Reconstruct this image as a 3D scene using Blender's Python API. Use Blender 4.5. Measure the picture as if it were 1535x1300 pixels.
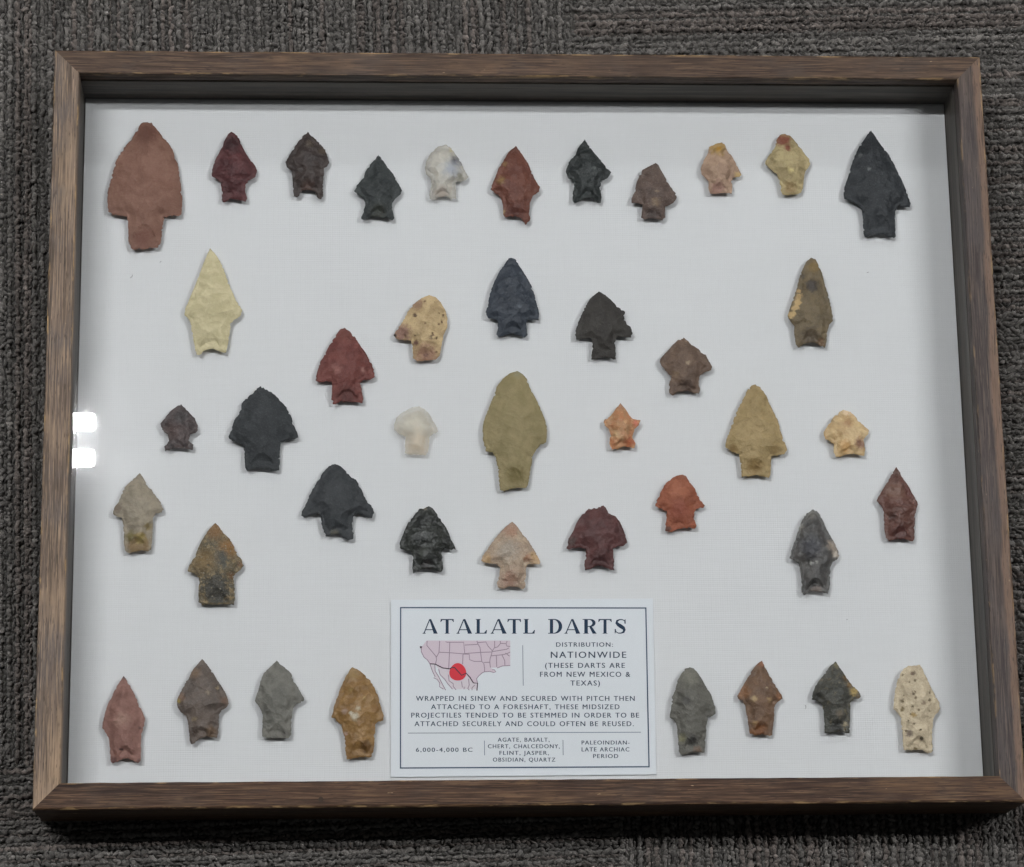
import bpy, bmesh, math, random
import numpy as np
from mathutils import Vector, Matrix, Euler
from mathutils.geometry import delaunay_2d_cdt

for o in list(bpy.data.objects):
    bpy.data.objects.remove(o, do_unlink=True)
scene = bpy.context.scene
C = scene.collection
RNG = np.random.default_rng(7)
random.seed(7)

# ------------------------------------------------------------------ camera
PIX_W, PIX_H, FPX = 1535.0, 1300.0, 4152.47
CAM_LOC = Vector((-0.0910, -0.3854, 1.4110))
CAM_ROT = Euler((0.2607, -0.0544, -0.0149), 'XYZ')
cam_data = bpy.data.cameras.new('camera')
cam_data.sensor_fit = 'HORIZONTAL'
cam_data.sensor_width = 36.0
cam_data.lens = FPX * 36.0 / PIX_W
cam_data.clip_start = 0.02
cam_data.clip_end = 50.0
cam = bpy.data.objects.new('camera', cam_data)
cam.location = CAM_LOC
cam.rotation_euler = CAM_ROT
C.objects.link(cam)
scene.camera = cam

# ------------------------------------------------------------------ ambient room light, exposure
world = bpy.data.worlds.new('World')
scene.world = world
world.use_nodes = True
bg = world.node_tree.nodes['Background']
bg.inputs['Color'].default_value = (0.96, 0.985, 1.0, 1)
bg.inputs['Strength'].default_value = 0.05
scene.view_settings.view_transform = 'Standard'
scene.view_settings.look = 'None'
scene.view_settings.exposure = 0.0
scene.view_settings.gamma = 1.0
scene.view_settings.use_curve_mapping = False
scene.render.engine = 'CYCLES'
scene.cycles.use_denoising = True
scene.cycles.max_bounces = 8
scene.cycles.transparent_max_bounces = 12

TUBE_STRENGTH = 262.0      # near fluorescent tubes
FAR_STRENGTH = 105.0      # fixtures further up the room
TUBE_COLOR = (0.985, 0.986, 1.0)

# ------------------------------------------------------------------ sizes (metres)
W, H = 0.508, 0.4122      # outer frame
RAIL = 0.0135             # width of the frame's face
DEPTH = 0.0362            # face to fabric
GLASS = 0.0092            # face to glass
BOX = 0.047               # face to carpet
ZF = -DEPTH               # fabric surface

Rm = CAM_ROT.to_matrix()
def unproject(px, py, z):
    """Where the sight line of a photo pixel meets the horizontal plane at height z."""
    d = Rm @ Vector(((px - PIX_W / 2) / FPX, -(py - PIX_H / 2) / FPX, -1.0))
    t = (z - CAM_LOC.z) / d.z
    return CAM_LOC + d * t

# ------------------------------------------------------------------ helpers
def s2l(c):
    c = np.asarray(c, float) / 255.0
    return np.where(c <= 0.04045, c / 12.92, ((c + 0.055) / 1.055) ** 2.4)

LIGHT_GAIN = 0.90         # radiance of a white surface under these lamps
def albedo(rgb, gain=1.0):
    v = np.clip((s2l(rgb) - 0.003) / LIGHT_GAIN * gain, 0.006, 0.88)
    return (float(v[0]), float(v[1]), float(v[2]), 1.0)

def stone(rgb):
    """stone colours, muted towards grey and toned down a little"""
    c = np.asarray(rgb, float); l = float(c @ np.array([.3, .59, .11]))
    c = (l + (c - l) * .93) * float(np.interp(l, [45, 85, 145, 175], [.85, .88, .92, 1.0]))
    return albedo(c)

def tag(o, label=None, cat=None, group=None, kind=None):
    if label: o['label'] = label
    if cat: o['category'] = cat
    if group: o['group'] = group
    if kind: o['kind'] = kind
    return o

def link_mesh(name, verts, faces, mat, parent=None, smooth=False):
    me = bpy.data.meshes.new(name)
    me.from_pydata([tuple(v) for v in verts], [], [tuple(f) for f in faces])
    me.update()
    if smooth:
        me.polygons.foreach_set('use_smooth', [True] * len(me.polygons))
    o = bpy.data.objects.new(name, me)
    C.objects.link(o)
    if mat: me.materials.append(mat)
    if parent: o.parent = parent
    return o

def empty(name, loc=(0, 0, 0)):
    o = bpy.data.objects.new(name, None)
    o.location = loc
    o.empty_display_size = 0.02
    C.objects.link(o)
    return o

class NT:
    """small wrapper to write node trees"""
    def __init__(self, name):
        self.m = bpy.data.materials.new(name)
        self.m.use_nodes = True
        self.t = self.m.node_tree
        self.n = self.t.nodes
        self.n.clear()
        self.out = self.n.new('ShaderNodeOutputMaterial')
    def node(self, kind, **kw):
        nd = self.n.new('ShaderNode' + kind)
        for k, v in kw.items():
            setattr(nd, k, v)
        return nd
    def link(self, a, b):
        self.t.links.new(a, b)
    def val(self, sock, v):
        if hasattr(v, 'is_linked') or isinstance(v, bpy.types.NodeSocket):
            self.link(v, sock)
        else:
            sock.default_value = v
    def math(self, op, a, b=0.0, clamp=False):
        nd = self.node('Math', operation=op, use_clamp=clamp)
        self.val(nd.inputs[0], a); self.val(nd.inputs[1], b)
        return nd.outputs[0]
    def mix(self, f, a, b, blend='MIX'):
        nd = self.node('Mix', data_type='RGBA', blend_type=blend)
        self.val(nd.inputs[0], f); self.val(nd.inputs[6], a); self.val(nd.inputs[7], b)
        return nd.outputs[2]
    def ramp(self, f, lo, hi, a=0.0, b=1.0, kind='SMOOTHSTEP'):
        nd = self.node('MapRange', interpolation_type=kind)
        self.val(nd.inputs['Value'], f)
        nd.inputs['From Min'].default_value = lo; nd.inputs['From Max'].default_value = hi
        nd.inputs['To Min'].default_value = a; nd.inputs['To Max'].default_value = b
        return nd.outputs[0]
    def coords(self, kind='Object'):
        return self.node('TexCoord').outputs[kind]
    def mapping(self, vec, scale=(1, 1, 1), loc=(0, 0, 0), rot=(0, 0, 0)):
        nd = self.node('Mapping')
        self.link(vec, nd.inputs['Vector'])
        nd.inputs['Scale'].default_value = scale
        nd.inputs['Location'].default_value = loc
        nd.inputs['Rotation'].default_value = rot
        return nd.outputs[0]
    def noise(self, vec, scale, detail=3.0, rough=0.55, dist=0.0, col=False):
        nd = self.node('TexNoise')
        self.link(vec, nd.inputs['Vector'])
        nd.inputs['Scale'].default_value = scale
        nd.inputs['Detail'].default_value = detail
        nd.inputs['Roughness'].default_value = rough
        nd.inputs['Distortion'].default_value = dist
        return nd.outputs['Color' if col else 'Fac']
    def bump(self, h, strength=0.3, dist=0.001, normal=None):
        nd = self.node('Bump')
        nd.inputs['Strength'].default_value = strength
        nd.inputs['Distance'].default_value = dist
        self.link(h, nd.inputs['Height'])
        if normal: self.link(normal, nd.inputs['Normal'])
        return nd.outputs[0]
    def principled(self, col, rough=0.6, spec=0.4, normal=None, metallic=0.0):
        p = self.node('BsdfPrincipled')
        self.val(p.inputs['Base Color'], col)
        self.val(p.inputs['Roughness'], rough)
        p.inputs['Specular IOR Level'].default_value = spec
        p.inputs['Metallic'].default_value = metallic
        if normal: self.link(normal, p.inputs['Normal'])
        self.link(p.outputs[0], self.out.inputs[0])
        return p

# ------------------------------------------------------------------ ceiling lights
def m_emit(name, strength):
    b = NT(name)
    e = b.node('Emission')
    e.inputs[0].default_value = (*TUBE_COLOR, 1)
    e.inputs[1].default_value = strength
    b.link(e.outputs[0], b.out.inputs[0])
    return b.m
M_TUBE = m_emit('fluorescent_tube_light', TUBE_STRENGTH)
M_TUBE_FAR = m_emit('fluorescent_tube_light_far', FAR_STRENGTH)
b = NT('white_enamel'); b.principled((0.72, 0.73, 0.74, 1), 0.5); M_ENAMEL = b.m

def ceiling_light(loc, length, gap, label, mat, rz=0.0, radius=0.0131):
    """trough fitting with two tubes; local x runs along the tubes, the near end sits at x = 0"""
    t = empty('ceiling_light', loc)
    t.rotation_euler = (0, 0, rz)
    tag(t, label, 'ceiling light', 'fluorescent lights on the ceiling')
    hw = gap / 2 + 0.006
    prof = [(-hw, -0.005), (-hw + 0.004, 0.024), (hw - 0.004, 0.024), (hw, -0.005),
            (hw + 0.003, -0.005), (hw - 0.001, 0.030), (-hw + 0.001, 0.030), (-hw - 0.003, -0.005)]
    vs = [(x, p[0], p[1]) for x in (0.002, -length - 0.004) for p in prof]
    n = len(prof)
    fs = [(i, (i + 1) % n, n + (i + 1) % n, n + i) for i in range(n)]
    fs += [tuple(range(n))[::-1], tuple(range(n, 2 * n))]
    link_mesh('housing', vs, fs, M_ENAMEL, t)
    for s in (-1, 1):
        vs, fs, seg = [], [], 14
        prof_x = [(-0.001, 0.45), (-0.002, .8), (-0.006, 1.0), (-length + 0.006, 1.0), (-length + .002, .8), (-length + 0.001, 0.45)]
        for px, k in prof_x:
            for j in range(seg):
                a = 2 * math.pi * j / seg
                vs.append((px, s * gap / 2 + radius * k * math.cos(a), radius * k * math.sin(a)))
        for r in range(len(prof_x) - 1):
            for j in range(seg):
                fs.append((r * seg + j, r * seg + (j + 1) % seg, (r + 1) * seg + (j + 1) % seg, (r + 1) * seg + j))
        fs.append(tuple(range(seg))); fs.append(tuple(range((len(prof_x) - 1) * seg, len(prof_x) * seg))[::-1])
        link_mesh('tube', vs, fs, mat, t, smooth=True)
    return t
ceiling_light((-0.479, 0.678, 2.6), 1.2, 0.056, 'twin tube ceiling light whose end is mirrored in the glass', M_TUBE)
ceiling_light((2.25, 0.43, 2.6), 1.2, 0.056, 'twin tube ceiling light over the right of the box', M_TUBE)
ceiling_light((0.75, 3.0, 2.6), 1.2, 0.056, 'twin tube ceiling light further up the room', M_TUBE_FAR)

# ------------------------------------------------------------------ carpet
def carpet_mat(loops):
    b = NT('carpet_yarn' if loops else 'carpet_backing')
    oc = b.coords()
    if loops:
        at = b.node('Attribute'); at.attribute_name = 'yarn'
        col = at.outputs['Color']
        fib = b.noise(oc, 1500, 3, 0.7)
        col = b.mix(b.ramp(fib, .3, .75, 0.0, .55), col, (0.03, 0.028, 0.026, 1))
        fl = b.ramp(b.noise(b.mapping(oc, loc=(3, 2, 1)), 700, 3, .6), .60, .74, 0, .45)
        col = b.mix(fl, col, (0.32, 0.31, 0.29, 1))
        nrm = b.bump(fib, 0.9, 0.0008)
    else:
        f = b.noise(oc, 260, 4, 0.6)
        col = b.mix(f, (0.016, 0.015, 0.013, 1), (0.07, 0.066, 0.06, 1))
        nrm = b.bump(f, 1.0, 0.002)
    p = b.principled(col, 0.95, 0.15, nrm)
    p.inputs['Sheen Weight'].default_value = 0.12 if loops else 0.0
    return b.m
M_YARN, M_BACK = carpet_mat(True), carpet_mat(False)
ZC = -BOX
floor = link_mesh('floor', [(-3, -3, ZC - 0.0034), (3, -3, ZC - 0.0034), (3, 3, ZC - 0.0034), (-3, 3, ZC - 0.0034)],
                  [(0, 1, 2, 3)], M_BACK)
tag(floor, 'charcoal loop pile carpet tiles with ribs turned tile by tile', kind='structure')

TILE_ROT = math.radians(1.74)
jx = Vector((0.0462, -0.1660))       # where four tiles meet, under the box
def loop_unit():
    """one yarn loop as a low dome, unit size, long axis along the row (x)"""
    vs, fs, seg = [(0, 0, 1)], [], 6
    for r, z in ((0.55, 0.84), (0.92, 0.42), (1.0, -0.35)):
        for j in range(seg):
            a = 2 * math.pi * j / seg
            vs.append((r * math.cos(a), r * math.sin(a), z))
    for j in range(seg):
        fs.append((0, 1 + j, 1 + (j + 1) % seg, 0))
    for k in range(2):
        for j in range(seg):
            a = 1 + k * seg
            fs.append((a + j, a + seg + j, a + seg + (j + 1) % seg, a + (j + 1) % seg))
    return np.array(vs, float), fs
LV, LF = loop_unit()
tris = []
for f in LF:
    if f[3] == f[0]: tris.append(f[:3])
    else: tris += [(f[0], f[1], f[2]), (f[0], f[2], f[3])]
LT = np.array(tris)

def carpet_tile(qx, qy, rows_along_y):
    rng = np.random.default_rng(50 + 3 * qx + qy)
    pitch, step, size = 0.00225, 0.0019, 0.50
    cx, cy = (qx * size / 2), (qy * size / 2)
    pts = []
    nrow = int(size / pitch)
    for r in range(nrow):
        u = -size / 2 + (r + .5) * pitch
        ph = rng.random() * step
        lift = rng.choice([-1, 0, 0, 1]) * 0.0007 + rng.normal(0, .0003)
        tone = rng.normal(0, 0.20)
        thin_row = r % 2 == 1
        if thin_row:
            lift -= .0011; tone -= .4
        seg_phase = rng.random(4) * 6.28
        hue = rng.random()
        s = -size / 2 - step + ph * .5
        while s < size / 2:
            st = step * rng.uniform(0.6, 1.5)
            s += st
            w = math.sin(s * 55 + seg_phase[0]) + math.sin(s * 131 + seg_phase[1]) + math.sin(s * 23 + seg_phase[2])
            pts.append((u + rng.normal(0, .00034), s, lift + rng.normal(0, .00055) + 0.0002 * w, tone + .14 * w + rng.normal(0, .30), hue, st, .62 if thin_row else 1.0))
    P = np.array(pts)
    loc = np.stack([P[:, 0], P[:, 1]], 1) if rows_along_y else np.stack([P[:, 1], P[:, 0]], 1)
    loc = loc + [cx, cy]
    ca, sa = math.cos(TILE_ROT), math.sin(TILE_ROT)
    wx = jx.x + ca * loc[:, 0] - sa * loc[:, 1]
    wy = jx.y + sa * loc[:, 0] + ca * loc[:, 1]
    keep = (np.abs(wx) < 0.335) & (wy > -0.300) & (wy < 0.320) & ~((np.abs(wx) < 0.243) & (np.abs(wy) < 0.195))
    P, wx, wy = P[keep], wx[keep], wy[keep]
    n = len(P)
    along = P[:, 5] * rng.uniform(0.55, 1.05, n)
    across = 0.0046 * rng.uniform(0.19, 0.40, n) * P[:, 6]
    hgt = 0.0026 * rng.uniform(0.7, 1.3, n)
    ang = rng.normal(0, .45, n) + TILE_ROT + (0 if not rows_along_y else math.pi / 2)
    tilt = rng.normal(0, .4, n)
    V = LV[None] + rng.normal(0, .12, (n, len(LV), 3))
    x = V[:, :, 0] * along[:, None]; y = V[:, :, 1] * across[:, None]; z = V[:, :, 2] * hgt[:, None]
    x = x + z * tilt[:, None]
    X = wx[:, None] + np.cos(ang)[:, None] * x - np.sin(ang)[:, None] * y
    Y = wy[:, None] + np.sin(ang)[:, None] * x + np.cos(ang)[:, None] * y
    Z = ZC - 0.0030 + P[:, 2][:, None] + z
    co = np.stack([X, Y, Z], 2).reshape(-1, 3)
    idx = (LT[None] + (np.arange(n) * len(LV))[:, None, None]).reshape(-1, 3)
    me = bpy.data.meshes.new('carpet_tile')
    me.vertices.add(len(co)); me.vertices.foreach_set('co', co.ravel())
    me.loops.add(idx.size); me.loops.foreach_set('vertex_index', idx.ravel().astype(np.int32))
    me.polygons.add(len(idx))
    me.polygons.foreach_set('loop_start', np.arange(0, idx.size, 3, dtype=np.int32))
    me.polygons.foreach_set('use_smooth', np.ones(len(idx), bool))
    me.update(); me.validate()
    base = np.array([0.122, 0.114, 0.104]) * 1.3
    warm = np.array([0.126, 0.108, 0.096]) * 1.3
    t = np.clip(P[:, 3], -1.0, 1.5)
    col = (base[None] * (1 - (P[:, 4] > .72)[:, None]) + warm[None] * (P[:, 4] > .72)[:, None]) * (2.0 ** (t * 0.85))[:, None]
    col = np.repeat(np.concatenate([col, np.ones((n, 1))], 1), len(LV), 0)
    a = me.color_attributes.new('yarn', 'FLOAT_COLOR', 'POINT')
    a.data.foreach_set('color', col.astype(np.float32).ravel())
    me.materials.append(M_YARN)
    o = bpy.data.objects.new('carpet_tile', me)
    C.objects.link(o); o.parent = floor
    o['kind'] = 'stuff'
    return o
carpet_tile(-1, 1, True); carpet_tile(1, 1, False); carpet_tile(-1, -1, False); carpet_tile(1, -1, True)

# ------------------------------------------------------------------ the shadow box
box = empty('shadow_box', (0, 0, -BOX))
tag(box, 'shallow brown wooden shadow box frame with glass front on the carpet', 'display frame')
def put(o):                       # parts are modelled in world coordinates around the face plane z = 0
    o.parent = box
    o.matrix_parent_inverse = Matrix.Translation((0, 0, BOX))
    return o

def wood_mat(name, dark, mid, tan, grey, tan_bias, seed, band=None, wear=0.5, gain=1.0):
    b = NT(name)
    oc = b.mapping(b.coords(), loc=(seed * 1.7, seed * .31, 0))
    raw = b.coords()
    fine = b.noise(b.mapping(oc, scale=(40, 1500, 1500)), 1.0, 4, .62)
    mid_n = b.noise(b.mapping(oc, scale=(9, 330, 330)), 1.0, 3, .6, .4)
    broad = b.noise(b.mapping(oc, scale=(11, 30, 30)), 1.0, 3, .6)
    blotch = b.noise(b.mapping(oc, scale=(24, 34, 34), loc=(5, 0, 0)), 1.0, 4, .6)
    c = b.mix(b.ramp(mid_n, .32, .66), albedo(dark, gain), albedo(mid, gain))
    c = b.mix(b.ramp(broad, .54 - tan_bias, .74 - tan_bias, 0, .85), c, albedo(tan, gain))
    c = b.mix(b.ramp(blotch, .47, .66, 0, .75), c, albedo(grey, gain))
    sx = b.node('SeparateXYZ'); b.link(raw, sx.inputs[0])
    if band:                      # a strip of the stain along the outer edge of the face
        col, y0, y1 = band
        wob = b.math('MULTIPLY', b.math('SUBTRACT', blotch, .5), .006)
        f = b.ramp(b.math('ADD', sx.outputs[1], wob), y0, y1, 1, 0)
        c = b.mix(b.math('MULTIPLY', f, .8), c, albedo(col, gain))
    c = b.mix(b.ramp(fine, .48, .68, 0, .7), c, albedo(tan, gain * 1.15))
    c = b.mix(b.ramp(fine, .49, .30, 0, .75), c, albedo(dark, gain * .6))
    pore = b.ramp(b.noise(b.mapping(oc, scale=(150, 1500, 1500), loc=(3, 5, 0)), 1.0, 2, .5), .60, .68, 0, .6)
    c = b.mix(pore, c, albedo(dark, gain * .45))
    # rubbed edges, broken up along the length
    e_out = b.ramp(sx.outputs[1], 0.0003, 0.0016, 1, 0)
    e_in = b.ramp(sx.outputs[1], RAIL - .0011, RAIL - .0003, 0, 1)
    chips = b.noise(b.mapping(oc, scale=(70, 260, 260), loc=(2, 1, 0)), 1.0, 3, .6)
    edge = b.math('MULTIPLY', b.math('MAXIMUM', e_out, b.math('MULTIPLY', e_in, .7)), b.ramp(chips, .52, .64, 0, wear))
    zmask = b.ramp(sx.outputs[2], -.004, -.002)
    edge = b.math('MULTIPLY', edge, zmask)
    c = b.mix(edge, c, albedo((176, 146, 104)))
    spk = b.ramp(b.noise(b.mapping(oc, scale=(130, 420, 420), loc=(7, 7, 0)), 1.0, 2, .5), .735, .79, 0, .6)
    c = b.mix(spk, c, albedo((190, 165, 130)))
    h = b.math('ADD', b.math('MULTIPLY', fine, .6), b.math('MULTIPLY', mid_n, .8))
    b.principled(c, b.ramp(fine, .3, .7, .7, .5), 0.22, b.bump(h, 0.6, 0.0006))
    return b.m

def rail_profile():
    w = RAIL
    return [(0, -BOX), (0, -.0011), (.0004, -.0003), (.0013, 0), (w - .0008, 0), (w - .0002, -.0002), (w, -.0007),
            (w, -GLASS + .0003), (w - .0045, -GLASS + .0003), (w - .0045, -BOX)]
def rail(length, mat, rz, loc, seed):
    prof = rail_profile(); n = len(prof)
    rng = random.Random(seed)
    nx = 48
    vs, fs = [], []
    for i in range(nx + 1):
        t = i / nx * 2 - 1
        for k, (u, z) in enumerate(prof):
            jit = rng.uniform(-1, 1) * .00011 if 0 < i < nx else 0
            dz = jit if k in (2, 3, 4, 5) else 0
            du = rng.uniform(-1, 1) * .00012 if (0 < i < nx and k in (1, 2, 6)) else 0
            vs.append((t * (length / 2 - u), u + du, z + dz))
    for i in range(nx):
        for k in range(n):
            a, c_ = i * n + k, i * n + (k + 1) % n
            fs.append((a, c_, c_ + n, a + n))
    fs.append(tuple(range(n))[::-1]); fs.append(tuple(range(nx * n, (nx + 1) * n)))
    o = link_mesh('rail', vs, fs, mat)
    put(o)
    o.location = loc; o.rotation_euler = (0, 0, rz)
    bm = bmesh.new(); bm.from_mesh(o.data); bmesh.ops.recalc_face_normals(bm, faces=bm.faces); bm.to_mesh(o.data); bm.free()
    return o
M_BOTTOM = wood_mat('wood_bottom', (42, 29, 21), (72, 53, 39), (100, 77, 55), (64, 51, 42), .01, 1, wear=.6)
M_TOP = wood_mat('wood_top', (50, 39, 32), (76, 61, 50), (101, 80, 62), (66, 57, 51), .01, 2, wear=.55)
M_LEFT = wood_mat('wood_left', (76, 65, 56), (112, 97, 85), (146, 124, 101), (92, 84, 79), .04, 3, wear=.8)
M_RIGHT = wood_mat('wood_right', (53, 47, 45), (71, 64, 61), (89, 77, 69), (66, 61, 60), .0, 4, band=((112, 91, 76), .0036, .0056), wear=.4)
rb = rail(W, M_BOTTOM, 0, (0, -H / 2, 0), 1)
rt = rail(W, M_TOP, math.pi, (0, H / 2, 0), 2)
rl = rail(H, M_LEFT, -math.pi / 2, (-W / 2, 0, 0), 3)
rr = rail(H, M_RIGHT, math.pi / 2, (W / 2, 0, 0), 4)

b = NT('spacer_stain')
oc = b.coords()
f1 = b.noise(b.mapping(oc, scale=(12, 300, 300)), 1.0, 4, .6)
f2 = b.noise(b.mapping(oc, scale=(20, 40, 40)), 1.0, 3, .6)
c = b.mix(b.ramp(f1, .35, .68), albedo((50, 46, 41)), albedo((80, 74, 66)))
c = b.mix(b.ramp(f2, .45, .7, 0, .5), c, albedo((66, 58, 51)))
b.principled(c, .55, .35, b.bump(f1, .3, .0004)); M_SPACER = b.m
def spacer(length, rz, loc):
    u0, u1, z0, z1 = RAIL - .0045, RAIL - .0004, -GLASS - .0026, -DEPTH - .0012
    prof = [(u0, z0), (u1 - .0005, z0), (u1, z0 - .0005), (u1, z1), (u0, z1)]
    n = len(prof); vs = []
    for t in (-1, 1):
        vs += [(t * (length / 2 - u), u, z) for u, z in prof]
    fs = [(k, (k + 1) % n, (k + 1) % n + n, k + n) for k in range(n)] + [tuple(range(n))[::-1], tuple(range(n, 2 * n))]
    o = link_mesh('spacer', vs, fs, M_SPACER); put(o)
    o.location = loc; o.rotation_euler = (0, 0, rz)
    bm = bmesh.new(); bm.from_mesh(o.data); bmesh.ops.recalc_face_normals(bm, faces=bm.faces); bm.to_mesh(o.data); bm.free()
    return o
spacer(W, 0, (0, -H / 2, 0)); spacer(W, math.pi, (0, H / 2, 0))
spacer(H, -math.pi / 2, (-W / 2, 0, 0)); spacer(H, math.pi / 2, (W / 2, 0, 0))

def boxmesh(name, x0, x1, y0, y1, z0, z1, mat, parent=None):
    vs = [(x, y, z) for z in (z0, z1) for y in (y0, y1) for x in (x0, x1)]
    fs = [(0, 2, 3, 1), (4, 5, 7, 6), (0, 1, 5, 4), (2, 6, 7, 3), (0, 4, 6, 2), (1, 3, 7, 5)]
    return link_mesh(name, vs, fs, mat, parent)

# glass: mirror-like by its real Fresnel reflectance, otherwise clear
b = NT('picture_glass')
fr = b.node('Fresnel'); fr.inputs[0].default_value = 1.5
geo = b.node('NewGeometry')
fac = b.math('MULTIPLY', b.math('SUBTRACT', 1.0, geo.outputs['Backfacing']), b.math('MULTIPLY', fr.outputs[0], 1.6))
tr = b.node('BsdfTransparent'); tr.inputs[0].default_value = (.985, .992, .99, 1)
gl = b.node('BsdfGlossy'); gl.inputs['Roughness'].default_value = 0.012
# faint smears on the pane scatter a little of the mirror image
smear = b.ramp(b.noise(b.mapping(b.coords(), scale=(1, 2.2, 1), rot=(0, 0, .5)), 16, 4, .6, .8), .35, .75, .03, .10)
gh = b.node('BsdfGlossy'); gh.inputs['Roughness'].default_value = 0.17
g5 = b.node('BsdfGlossy'); g5.inputs['Roughness'].default_value = 0.055
gg = b.node('MixShader'); gg.inputs[0].default_value = .06; b.link(gl.outputs[0], gg.inputs[1]); b.link(g5.outputs[0], gg.inputs[2])
gm = b.node('MixShader'); b.link(smear, gm.inputs[0]); b.link(gg.outputs[0], gm.inputs[1]); b.link(gh.outputs[0], gm.inputs[2])
mx = b.node('MixShader'); b.link(fac, mx.inputs[0]); b.link(tr.outputs[0], mx.inputs[1]); b.link(gm.outputs[0], mx.inputs[2])
b.link(mx.outputs[0], b.out.inputs[0]); M_GLASS = b.m
gi = RAIL - .0042
put(boxmesh('glass_pane', -W / 2 + gi, W / 2 - gi, -H / 2 + gi, H / 2 - gi, -GLASS - .002, -GLASS, M_GLASS))

# fabric covered panel
b = NT('white_linen')
oc = b.coords()
def thread(axis, pitch):
    wv = b.node('TexWave', wave_type='BANDS', bands_direction=axis, wave_profile='SIN')
    b.link(oc, wv.inputs['Vector'])
    wv.inputs['Scale'].default_value = 2 * math.pi / pitch / 20.0
    wv.inputs['Distortion'].default_value = .35
    wv.inputs['Detail'].default_value = 1.0
    wv.inputs['Detail Scale'].default_value = 2.0
    return wv.outputs['Fac']
wx_, wy_ = thread('X', .00125), thread('Y', .00112)
slubx = b.noise(b.mapping(oc, scale=(900, 45, 1)), 1.0, 2, .6)
sluby = b.noise(b.mapping(oc, scale=(45, 900, 1)), 1.0, 2, .6)
hh = b.math('ADD', b.math('MULTIPLY', wx_, .4), b.math('MULTIPLY', wy_, .5))
hh = b.math('ADD', hh, b.math('ADD', b.math('MULTIPLY', slubx, .9), b.math('MULTIPLY', sluby, 1.3)))
big = b.noise(oc, 14, 3, .5)
c = b.mix(b.ramp(hh, .9, 2.0), (0.620, 0.621, 0.629, 1), (0.652, 0.653, 0.661, 1))
c = b.mix(b.ramp(big, .35, .7, 0, .25), c, (0.60, 0.60, 0.608, 1))
b.principled(c, .9, .15, b.bump(hh, .25, .00025)); M_LINEN = b.m
bi = RAIL - .0002
b = NT('backing_board'); n_ = b.noise(b.coords(), 160, 4, .6)
b.principled(b.mix(n_, (.13, .12, .11, 1), (.26, .245, .23, 1)), .9, .2); M_BOARD = b.m
put(boxmesh('backing_board', -W / 2 + RAIL - .0044, W / 2 - RAIL + .0044, -H / 2 + RAIL - .0044, H / 2 - RAIL + .0044, -BOX + .0006, -DEPTH - .0013, M_BOARD))
# the panel sits against the lower rail and leaves a narrow dark gap under the upper one
px0, px1, py0, py1 = -W / 2 + RAIL + .0002, W / 2 - RAIL - .0001, -H / 2 + RAIL, H / 2 - RAIL - .0002
nx = 60
vs, fs = [], []
for j in range(3):
    yy = (py0, py1 - .0012, py1)[j]
    for i in range(nx + 1):
        vs.append((px0 + (px1 - px0) * i / nx, yy, ZF - (.0006 if j == 2 else 0)))
for i in range(nx + 1):
    vs.append((px0 + (px1 - px0) * i / nx, py1, ZF - .0014))
for j in range(3):
    for i in range(nx):
        a = j * (nx + 1) + i
        fs.append((a, a + 1, a + nx + 2, a + nx + 1))
put(link_mesh('linen_panel', vs, fs, M_LINEN, smooth=False))

# nail hole in the lower rail, its shaded inside painted as a dark disc, and lint caught on the linen
b = NT('nail_hole_shade'); b.principled(b.mix(b.noise(b.coords(), 900), (.02, .014, .01, 1), (.05, .035, .025, 1)), .8, .2); M_HOLE_SHADE = b.m
def disc(name, c, r, mat, z, seg=14, dome=.0002):
    vs = [(c.x, c.y, z - dome)] + [(c.x + r * (1 + .15 * math.sin(3 * a)) * math.cos(a), c.y + r * math.sin(a), z) for a in [2 * math.pi * k / seg for k in range(seg)]]
    return link_mesh(name, vs, [(0, 1 + k, 1 + (k + 1) % seg) for k in range(seg)], mat)
p_ = unproject(481, 1199, 0)
nh = disc('nail_hole', p_, .0013, M_HOLE_SHADE, .00035)
nh.parent = rb
nh.matrix_parent_inverse = Matrix.Translation((0, H / 2, 0))
b = NT('lint'); b.principled((.10, .10, .10, 1), .9, .1); M_LINT = b.m
for (px, py, ln, an) in ((198, 415, .0022, 1.1), (1301, 409, .0012, .3), (1270, 929, .001, .2), (1208, 1060, .0022, 1.5), (390, 610, .001, .6), (241, 393, .0012, .9)):
    p = unproject(px, py, ZF)
    vs, fs = [], []
    for k in range(5):
        t = k / 4 - .5
        a = an + t * .9
        q = Vector((p.x + math.cos(a) * ln * t, p.y + math.sin(a) * ln * t, ZF + .0003 + .0002 * math.sin(k)))
        for s_ in range(4):
            w_ = .00012
            vs.append((q.x + w_ * math.cos(s_ * 1.571 + .4), q.y + w_ * math.sin(s_ * 1.571 + .4) * .6, q.z + w_ * math.sin(s_ * 1.571 + .4)))
    for k in range(4):
        for s_ in range(4):
            fs.append((k * 4 + s_, k * 4 + (s_ + 1) % 4, k * 4 + 4 + (s_ + 1) % 4, k * 4 + 4 + s_))
    tag(link_mesh('lint', vs, fs, M_LINT), 'tiny dark speck of lint caught on the pale linen', 'lint', 'specks of lint on the linen')

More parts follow.
